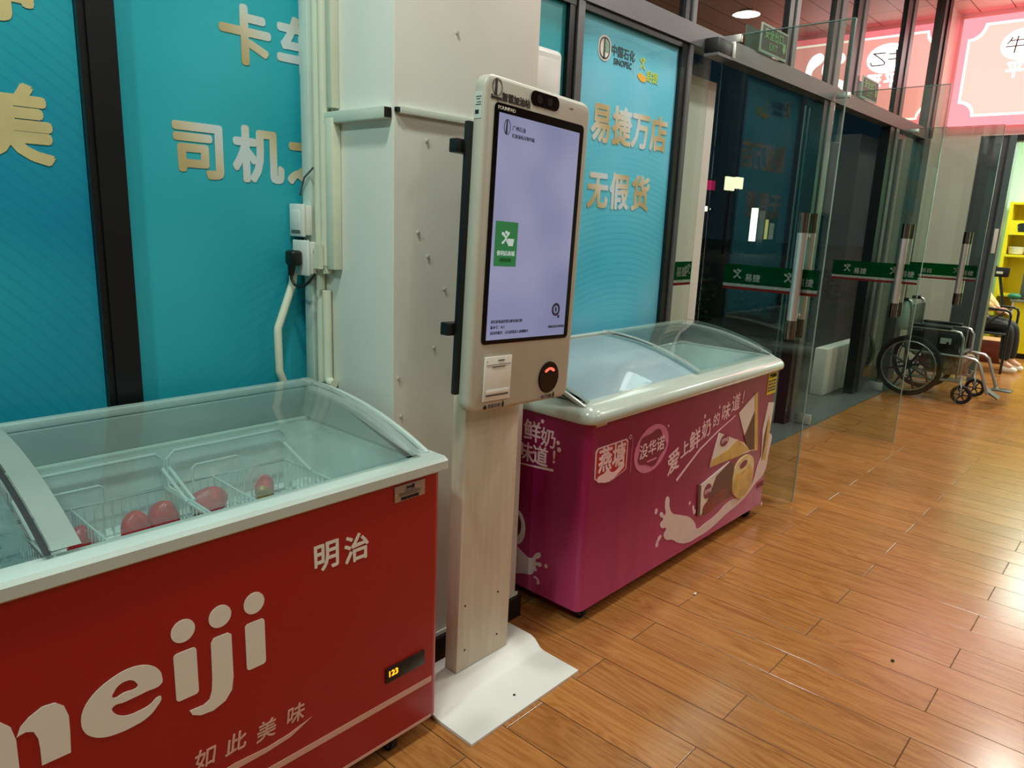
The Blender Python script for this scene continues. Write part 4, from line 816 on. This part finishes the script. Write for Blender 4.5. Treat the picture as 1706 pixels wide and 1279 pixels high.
# ------------------------------------------------------------------ wheelchair
def frame_of(ox, oy, rz=0): return Matrix.Translation((ox, oy, 0)) @ Matrix.Rotation(rz, 4, 'Z') @ Matrix(((0, 1, 0, 0), (-1, 0, 0, 0), (0, 0, 1, 0), (0, 0, 0, 1)))
XF.append(frame_of(7.86, 1.755))       # local: x forward (towards -Y), y to the far side, z up
wc = thing('wheelchair', 'folding wheelchair with black seat and spoked wheels parked by the far wall', 'wheelchair', (7.86, 1.6, 0))
def circ(cx, cy, z, r, n=28): return [(cx+r*math.cos(a), cy, z+r*math.sin(a)) for a in [2*math.pi*i/n for i in range(n)]]
spoke_m = mat('spoke_black', (26, 26, 27), .45)
for s in (-1, 1):
    y = s*.262
    wv = G().tube(circ(0, y, .29, .272), .018, 10, closed=True).build('rear_wheel', rubber, wc)
    g = G(); g.tube(circ(0, y, .29, .252), .007, 8, closed=True).cyl((0, y-.022, .29), (0, y+.022, .29), .032)
    for i in range(8):
        a = 2*math.pi*i/8+.3; g.tube([(.02*math.cos(a), y, .29+.02*math.sin(a)), (.25*math.cos(a), y, .29+.25*math.sin(a))], [.012, .008], 6)
    g.build('spokes', spoke_m, wv); G().tube(circ(0, y+s*.03, .29, .235), .007, 8, closed=True).build('push_rim', tube_steel, wv)
    yc = s*.245; cf = .465 + (.02 if s > 0 else 0)
    cw_ = G().tube(circ(cf, yc, .088, .072, 22), .016, 8, closed=True).build('caster_wheel', rubber, wc)
    g = G(); g.cyl((cf, yc-.014, .088), (cf, yc+.014, .088), .02)
    for i in range(6):
        a = 2*math.pi*i/6; g.tube([(cf, yc, .088), (cf+.066*math.cos(a), yc, .088+.066*math.sin(a))], .006, 6)
    g.build('spokes', spoke_m, cw_)
    G().tube([(cf, yc-.024, .085), (cf-.005, yc-.024, .17), (cf-.02, yc-.012, .195), (cf-.02, yc, .25)], .009, 8).tube([(cf, yc+.024, .085), (cf-.005, yc+.024, .17), (cf-.02, yc+.012, .195)], .009, 8).build('caster_fork', tube_steel, wc)
    ys = s*.215
    g = G(); g.tube([(-.17, ys, .90), (-.10, ys, .905), (-.075, ys, .885), (-.06, ys, .82), (-.05, ys, .2), (.0, ys, .19), (.44, ys, .20), (.445, ys, .25)], .0138, 10)
    g.tube([(-.05, ys, .43), (.44, ys, .43), (.52, ys, .42), (.56, ys, .39), (.66, ys, .12)], .0138, 10).tube([(.40, ys, .19), (.40, ys, .43)], .010, 8)
    g.tube([(-.055, ys, .655), (.32, ys, .655), (.37, ys, .645), (.40, ys, .60), (.405, ys, .43)], .0138, 10)
    g.build('side_frame', tube_steel, wc)
    G().tube([(-.175, ys, .9), (-.10, ys, .905)], .017, 12).build('push_handle', rubber, wc)
    G().box(-.04, .30, ys-.027, ys+.027, .667, .692, bev=.01).build('armrest_pad', black, wc)
    G().box(-.04, .38, ys-.006, ys+.006, .445, .63, bev=.004).build('side_guard', black, wc)
    fp = G(); yo = ys - s*.075
    fp.prism([(.625, .155), (.74, .085), (.745, .095), (.63, .167)], 1, yo-.07, yo+.07) if s < 0 else fp.box(.64, .80, yo-.07, yo+.07, .115, .127, bev=.004)
    fp.build('footplate', dark_grey, wc)
    G().tube([(.66, ys, .125), (.69, yo, .12)], .009, 8).build('footplate_arm', tube_steel, wc)
G().box(-.03, .41, -.205, .205, .44, .468, bev=.012).build('seat', mat('navy_vinyl', (24, 26, 36), .4), wc)
G().box(-.072, -.045, -.205, .205, .47, .86, bev=.01).build('backrest', MATS['navy_vinyl'], wc)
G().tube([(.1, -.21, .2), (.1, .21, .42)], .010, 8).tube([(.1, .21, .2), (.1, -.21, .42)], .010, 8).build('cross_brace', tube_steel, wc)
G().box(.22, .31, -.2225, -.2215, .53, .585).build('label_plate', mat('pale_label', (190, 205, 205), .4), wc)
G().tube([(.27, -.235, .50), (.29, -.245, .55)], .010, 8).build('brake_lever', black, wc)
XF.pop()
def bag(name, label, cx, cy, z0, z1, w, d, m, lean=0):
    lo = []; rnd = random.Random(int(cx*100))
    for i, (h, k) in enumerate(((0, .72), (.08, .98), (.35, 1.06), (.65, .9), (.88, .6), (1, .34))):
        lo.append([(cx+k*w*math.cos(a)*(1+rnd.uniform(-.09, .09))+lean*h, cy+k*d*math.sin(a)*(1+rnd.uniform(-.09, .09)), z0+(z1-z0)*h) for a in [2*math.pi*j/22 for j in range(22)]])
    return tag(G().loft(lo, cap0=True, cap1=True).build(name, m, None), label, 'bag')
bag('plastic_bag', 'white plastic bag hanging at the back of the wheelchair', 7.655, 1.87, .62, .90, .045, .055, mat('thin_white_plastic', (206, 214, 216), .35))
bag('hanging_bag', 'dark grey bag with strap hung on the wheelchair push handle', 7.82, 1.90, .60, .90, .055, .055, mat('grey_cloth', (62, 68, 70), .7))
cb = G(); lo = []
for i in range(7):
    h = i/6; lo.append([(7.86+.16*math.cos(a)*(1-.3*abs(h-.5)), 1.50+(.17+.06*h)*math.sin(a), .245+.175*h+.01*math.sin(5*a+i)) for a in [2*math.pi*j/24 for j in range(24)]])
tag(cb.loft(lo, cap0=True, cap1=True).build('cloth_bundle', mat('patterned_cloth', (150, 130, 108), .8, vary=.5, scale=28), None), 'beige patterned cloth bundle tucked under the wheelchair seat', 'cloth')
tag(G().sphere((7.80, 1.66, .33), .07, .8, 1, .9).build('pink_pouch', mat('pink_cloth', (196, 96, 110), .7, vary=.3, scale=20), None), 'pink patterned pouch seen through the wheelchair wheel', 'bag')
# ------------------------------------------------------------------ chair with the seated person, things around them
XF.append(frame_of(10.0, 1.74))
ch = thing('metal_armchair', 'black metal armchair with looped arms in the far doorway', 'chair', (10.0, 1.55, 0))
for s in (-1, 1):
    y = s*.26
    G().tube([(.43, y, .0), (.43, y, .66), (.415, y, .705), (.38, y, .72), (.0, y, .735), (-.03, y, .72), (-.045, y, .68), (-.06, y, 0)], .0135, 10).build('side_frame', black, ch)
    G().tube([(.02, y, .58), (.38, y, .56)], .008, 8).tube([(-.04, y, .30), (.36, y, .70)], .008, 8).build('brace', black, ch)
    G().tube([(-.03, y, .44), (-.09, y, .70), (-.12, y, .92)], .0125, 10).build('back_post', black, ch)
G().box(-.02, .43, -.25, .25, .435, .460, bev=.008).build('seat', dark_grey, ch)
G().tube([(-.12, -.26, .92), (-.12, .26, .92)], .0125, 10).tube([(-.085, -.26, .68), (-.085, .26, .68)], .01, 10).build('backrest', black, ch)
def skin(name, V, E, m, parent, label=None, sub=2):
    me = bpy.data.meshes.new(name); me.from_pydata([v[:3] for v in V], E, [])
    o = bpy.data.objects.new('tmp', me); COL.objects.link(o); md = o.modifiers.new('s', 'SKIN'); md.use_smooth_shade = True
    for sv, v in zip(me.skin_vertices[0].data, V): r = v[3]; sv.radius = r if isinstance(r, tuple) else (r, r)
    me.skin_vertices[0].data[0].use_root = True
    if sub: o.modifiers.new('u', 'SUBSURF').levels = sub
    m2 = bpy.data.meshes.new_from_object(o.evaluated_get(DG())); bpy.data.objects.remove(o)
    return m2
def join(meshes, name, m, parent, label=None):
    b = bmesh.new()
    for q in meshes: b.from_mesh(q)
    me = bpy.data.meshes.new(name); b.to_mesh(me); b.free(); return link(name, me, m, parent, label, True)
XF.append(frame_of(10.0, 1.79))
ps = thing('person', 'seated person in a tan jacket, dark trousers and white shoes in the far armchair', 'person', (10.0, 1.5, 0))
skin_m = mat('skin', (206, 160, 132), .5, vary=.04)
V = [(.10, 0, .56, .115), (.07, 0, .72, .11), (.06, 0, .90, .115), (.08, 0, 1.02, .055), (.11, 0, 1.10, .058), (.135, 0, 1.17, .085), (.125, 0, 1.25, .075),
     (.215, 0, 1.165, .014), (.06, -.17, .97, .05), (.14, -.20, .80, .042), (.31, -.10, .70, .032), (.06, .17, .97, .05), (.14, .20, .80, .042), (.31, .10, .70, .032),
     (.16, -.10, .54, .085), (.46, -.11, .53, .06), (.46, -.11, .12, .04), (.57, -.11, .055, .035), (.16, .10, .54, .085), (.47, .11, .53, .06), (.50, .11, .12, .04), (.62, .11, .055, .035)]
E_ = [(0, 1), (1, 2), (2, 3), (3, 4), (4, 5), (5, 6), (5, 7), (2, 8), (8, 9), (9, 10), (2, 11), (11, 12), (12, 13), (0, 14), (14, 15), (15, 16), (16, 17), (0, 18), (18, 19), (19, 20), (20, 21)]
meshes = [skin('b', V, E_, None, None)]
for s in (-1, 1):
    hx, hy, hz = .31, s*.10, .70
    pv = [(hx, hy, hz, .028), (hx+.05, hy-s*.015, hz-.012, (.016, .034)), (hx+.085, hy-s*.025, hz-.02, (.013, .036))]
    meshes.append(skin('h', pv, [(0, 1), (1, 2)], None, None))
    for k in range(4):
        oy = -.027+.018*k; L_ = (.052, .06, .056, .044)[k]; x0 = hx+.08; y0 = hy-s*.022+oy
        meshes.append(skin('f', [(x0, y0, hz-.018, .0085), (x0+L_*.5, y0, hz-.026, .008), (x0+L_*.9, y0, hz-.046, .007)], [(0, 1), (1, 2)], None, None, sub=1))
    meshes.append(skin('t', [(hx+.03, hy-s*.035, hz-.01, .010), (hx+.06, hy-s*.058, hz-.014, .009), (hx+.085, hy-s*.062, hz-.024, .0075)], [(0, 1), (1, 2)], None, None, sub=1))
body = join(meshes, 'body', skin_m, ps)
tan = mat('tan_jacket', (206, 178, 120), .75, vary=.12, scale=12, bump=.1); trous = mat('black_trousers', (22, 22, 26), .7); shoe_m = mat('white_shoe', (232, 228, 214), .5)
V = [(.10, 0, .56, .185), (.07, 0, .72, .165), (.06, 0, .90, .145), (.075, 0, .985, .075), (.06, -.18, .965, .072), (.15, -.22, .80, .068), (.28, -.12, .705, .052), (.06, .18, .965, .072), (.15, .22, .80, .068), (.28, .12, .705, .052)]
join([skin('j', V, [(0, 1), (1, 2), (2, 3), (2, 4), (4, 5), (5, 6), (2, 7), (7, 8), (8, 9)], None, None)], 'jacket', tan, ps)
for s, d in ((-1, 0), (1, .03)):
    join([skin('l', [(.14, s*.10, .545, .100), (.46+d/2, s*.11, .53, .076), (.47+d, s*.11, .30, .066), (.47+d, s*.11, .13, .058)], [(0, 1), (1, 2), (2, 3)], None, None)], 'trouser_leg', trous, ps)
    join([skin('s', [(.44+d, s*.11, .055, (.042, .05)), (.52+d, s*.11, .048, (.040, .045)), (.62+d, s*.11, .036, (.038, .03))], [(0, 1), (1, 2)], None, None)], 'shoe', shoe_m, ps)
hm = mat('dark_hair', (30, 26, 24), .6, bump=.2, scale=60)
G().sphere((.105, 0, 1.215), .098, 1.0, .92, .95).build('hair', hm, ps)
for s in (-1, 1): G().sphere((.212, s*.033, 1.188), .010).build('eye', ink, ps); G().sphere((.125, s*.088, 1.16), .022, .6, .4, 1).build('ear', skin_m, ps)
G().tube([(.207, -.02, 1.125), (.213, 0, 1.124), (.207, .02, 1.125)], .005, 6).build('mouth', mat('lips', (150, 86, 80), .5), ps)
XF.pop()
XF.pop()
ct = thing('carton', 'dark red carton on the floor behind the armchair legs', 'box', (10.75, 1.5, 0))
G().box(10.55, 10.95, 1.40, 1.74, .001, .27, bev=.004).build('carton_body', mat('maroon_card', (112, 44, 34), .7), ct); G().box(10.55, 10.95, 1.40, 1.74, .2705, .276, bev=.001).build('lid', mat('tan_card', (190, 140, 96), .7), ct)
yel = mat('yellow_laminate', (226, 206, 20), .45, vary=.03)
sf = thing('shelf_unit', 'tall yellow shelf unit against the mint wall of the next shop', 'shelf', (12.05, 1.1, 0))
G().box(11.85, 12.28, 1.80, 1.84, .001, 1.99).build('side_panel', yel, sf); G().box(11.85, 12.28, .30, .34, .001, 1.99).build('side_panel', yel, sf); G().box(12.26, 12.285, .341, 1.799, .001, 1.99).build('back_panel', yel, sf)
for z in (.74, 1.27, 1.56, 1.955): G().box(11.85, 12.259, .341, 1.799, z, z+.03).build('shelf_board', yel, sf)
fp_ = G().box(11.855, 11.87, .341, 1.799, 1.591, 1.75).build('fascia', yel, sf)
FS = plane((11.853, 1.66, 1.60), (0, -1, 0), (0, 0, 1)); shape('cup_icon', [([(-.035, .0), (.035, .0), (.05, .06), (-.05, .06)], False)], FS, ink, fp_); shape('cup_icon', [(ell(0, .085, .055, .03), True)], FS, ink, fp_)
cn = thing('counter', 'bright yellow shop counter with white end panel under the shelf unit', 'counter', (11.5, .9, 0))
G().box(11.25, 11.75, .2, 1.50, .07, .72).build('cabinet', yel, cn); G().box(11.25, 11.75, 1.501, 1.53, .001, .72).build('end_panel', white_paint, cn); G().box(11.30, 11.70, .2, 1.50, .001, .069).build('plinth', black, cn); G().box(11.22, 11.77, .18, 1.55, .721, .75, bev=.004).build('worktop', mat('steel_worktop', (150, 150, 140), .3, .6), cn)
mc = thing('drinks_machine', 'grey countertop machine standing on the yellow counter', 'machine', (11.5, 1.2, .75))
G().box(11.32, 11.62, 1.22, 1.48, .752, 1.32, bev=.02).build('housing', mat('machine_grey', (98, 98, 96), .35), mc); G().box(11.315, 11.319, 1.26, 1.44, 1.02, 1.2).build('panel', dark_grey, mc); G().cyl((11.31, 1.38, 1.24), (11.319, 1.38, 1.24), .012).build('lamp', whitef, mc)
pt = thing('till_terminal', 'black till terminal on a slanted floor stand behind the seated person', 'terminal', (11.05, 1.6, 0))
G().cyl((11.05, 1.60, .001), (11.05, 1.60, .02), .085, 24).build('foot', black, pt); G().tube([(11.05, 1.60, .02), (11.05, 1.60, .7), (11.05, 1.68, 1.03)], .018, 10).build('stand', black, pt); G().box(11.0, 11.09, 1.59, 1.80, 1.03, 1.15, bev=.01).build('display', black, pt); G().box(10.9985, 10.9999, 1.65, 1.72, 1.07, 1.10).build('label', white_paint, pt)
tag(G().loft([[(12.0+r*math.cos(a), 1.70+r*math.sin(a), z) for a in [2*math.pi*j/20 for j in range(20)]] for r, z in ((.06, 1.301), (.085, 1.31), (.10, 1.40), (.09, 1.405))], cap0=True, cap1=True).build('bowl', mat('beige_bowl', (206, 200, 180), .5), None), 'beige bowl on the middle board of the yellow shelf unit', 'bowl')
tag(G().sphere((11.27, 1.52, .79), .05, 1.1, 1.5, .78).build('green_pouch', mat('green_cloth', (40, 120, 84), .6, vary=.2), None), 'small green pouch lying at the end of the yellow counter', 'pouch')
dt = thing('switch_plate', 'narrow white plate fixed on the dark doorway frame', 'plate', (8.985, 1.47, 1.35))
G().box(8.983, 8.989, 1.452, 1.488, 1.35, 1.60, bev=.002).build('plate', white_paint, dt)
# litter on the planks
tag(G().sphere((2.594, 1.257, .004), .006, 1.4, 1, .6).build('paper_scrap', decal_white, None), 'tiny white paper scrap on the floor before the magenta freezer', 'litter')
tag(G().sphere((2.686, .516, .003), .006, 1.2, 1, .6).build('dark_crumb', ink, None), 'tiny dark crumb on the planks at the right of the picture', 'litter')
# ------------------------------------------------------------------ ceiling lamps (fixtures of the lamps set at the top)
diff = emis('panel_diffuser', (255, 255, 240), 3.0)
for i, (x, y, p_, c_) in enumerate(PANELS):
    t = thing('ceiling_light', 'long flat white ceiling light panel over the shop floor', 'light', (x, y, CEIL-.045), 'ceiling light panels')
    G().box(x-.6, x+.6, y-.16, y+.16, CEIL-.04, CEIL-.001, bev=.004).build('frame', white_paint, t); G().box(x-.575, x+.575, y-.14, y+.14, CEIL-.044, CEIL-.0405).build('diffuser', diff, t)
def downlight(x, y):
    t = thing('downlight', 'round recessed ceiling spot lamp', 'light', (x, y, CEIL-.02), 'round ceiling spots')
    G().tube(circ3(x, y, CEIL-.006, .075), .010, 8, closed=True).build('ring', chrome, t); G().cyl((x, y, CEIL-.004), (x, y, CEIL-.001), .066, 24).build('lens', emis('spot_lens', (255, 250, 235), 12), t)
def circ3(x, y, z, r, n=24): return [(x+r*math.cos(a), y+r*math.sin(a), z) for a in [2*math.pi*i/n for i in range(n)]]
for x, y, p_, c_ in SPOTS: downlight(x, y)
t = thing('ceiling_light', 'square ceiling light panel in the shop beyond the doorway', 'light', (11.0, .2, 3.13))
G().box(10.2, 11.8, -.6, 1.0, 3.13, 3.198, bev=.004).build('frame', white_paint, t); G().box(10.24, 11.76, -.56, .96, 3.124, 3.1295).build('diffuser', diff, t)
t = thing('outside_fill_lamp', 'square fill lamp added under the canopy to brighten the outside beyond the glass doors', 'light', (6.5, 3.6, 3.86))
G().box(5.35, 7.65, 2.45, 4.55, 3.872, 3.899, bev=.004).build('frame', white_paint, t); G().box(5.4, 7.6, 2.5, 4.5, 3.866, 3.8715).build('diffuser', emis('outside_fill_diffuser', (225, 245, 235), .9), t)  # fixture made up to go with the added outside fill lamp
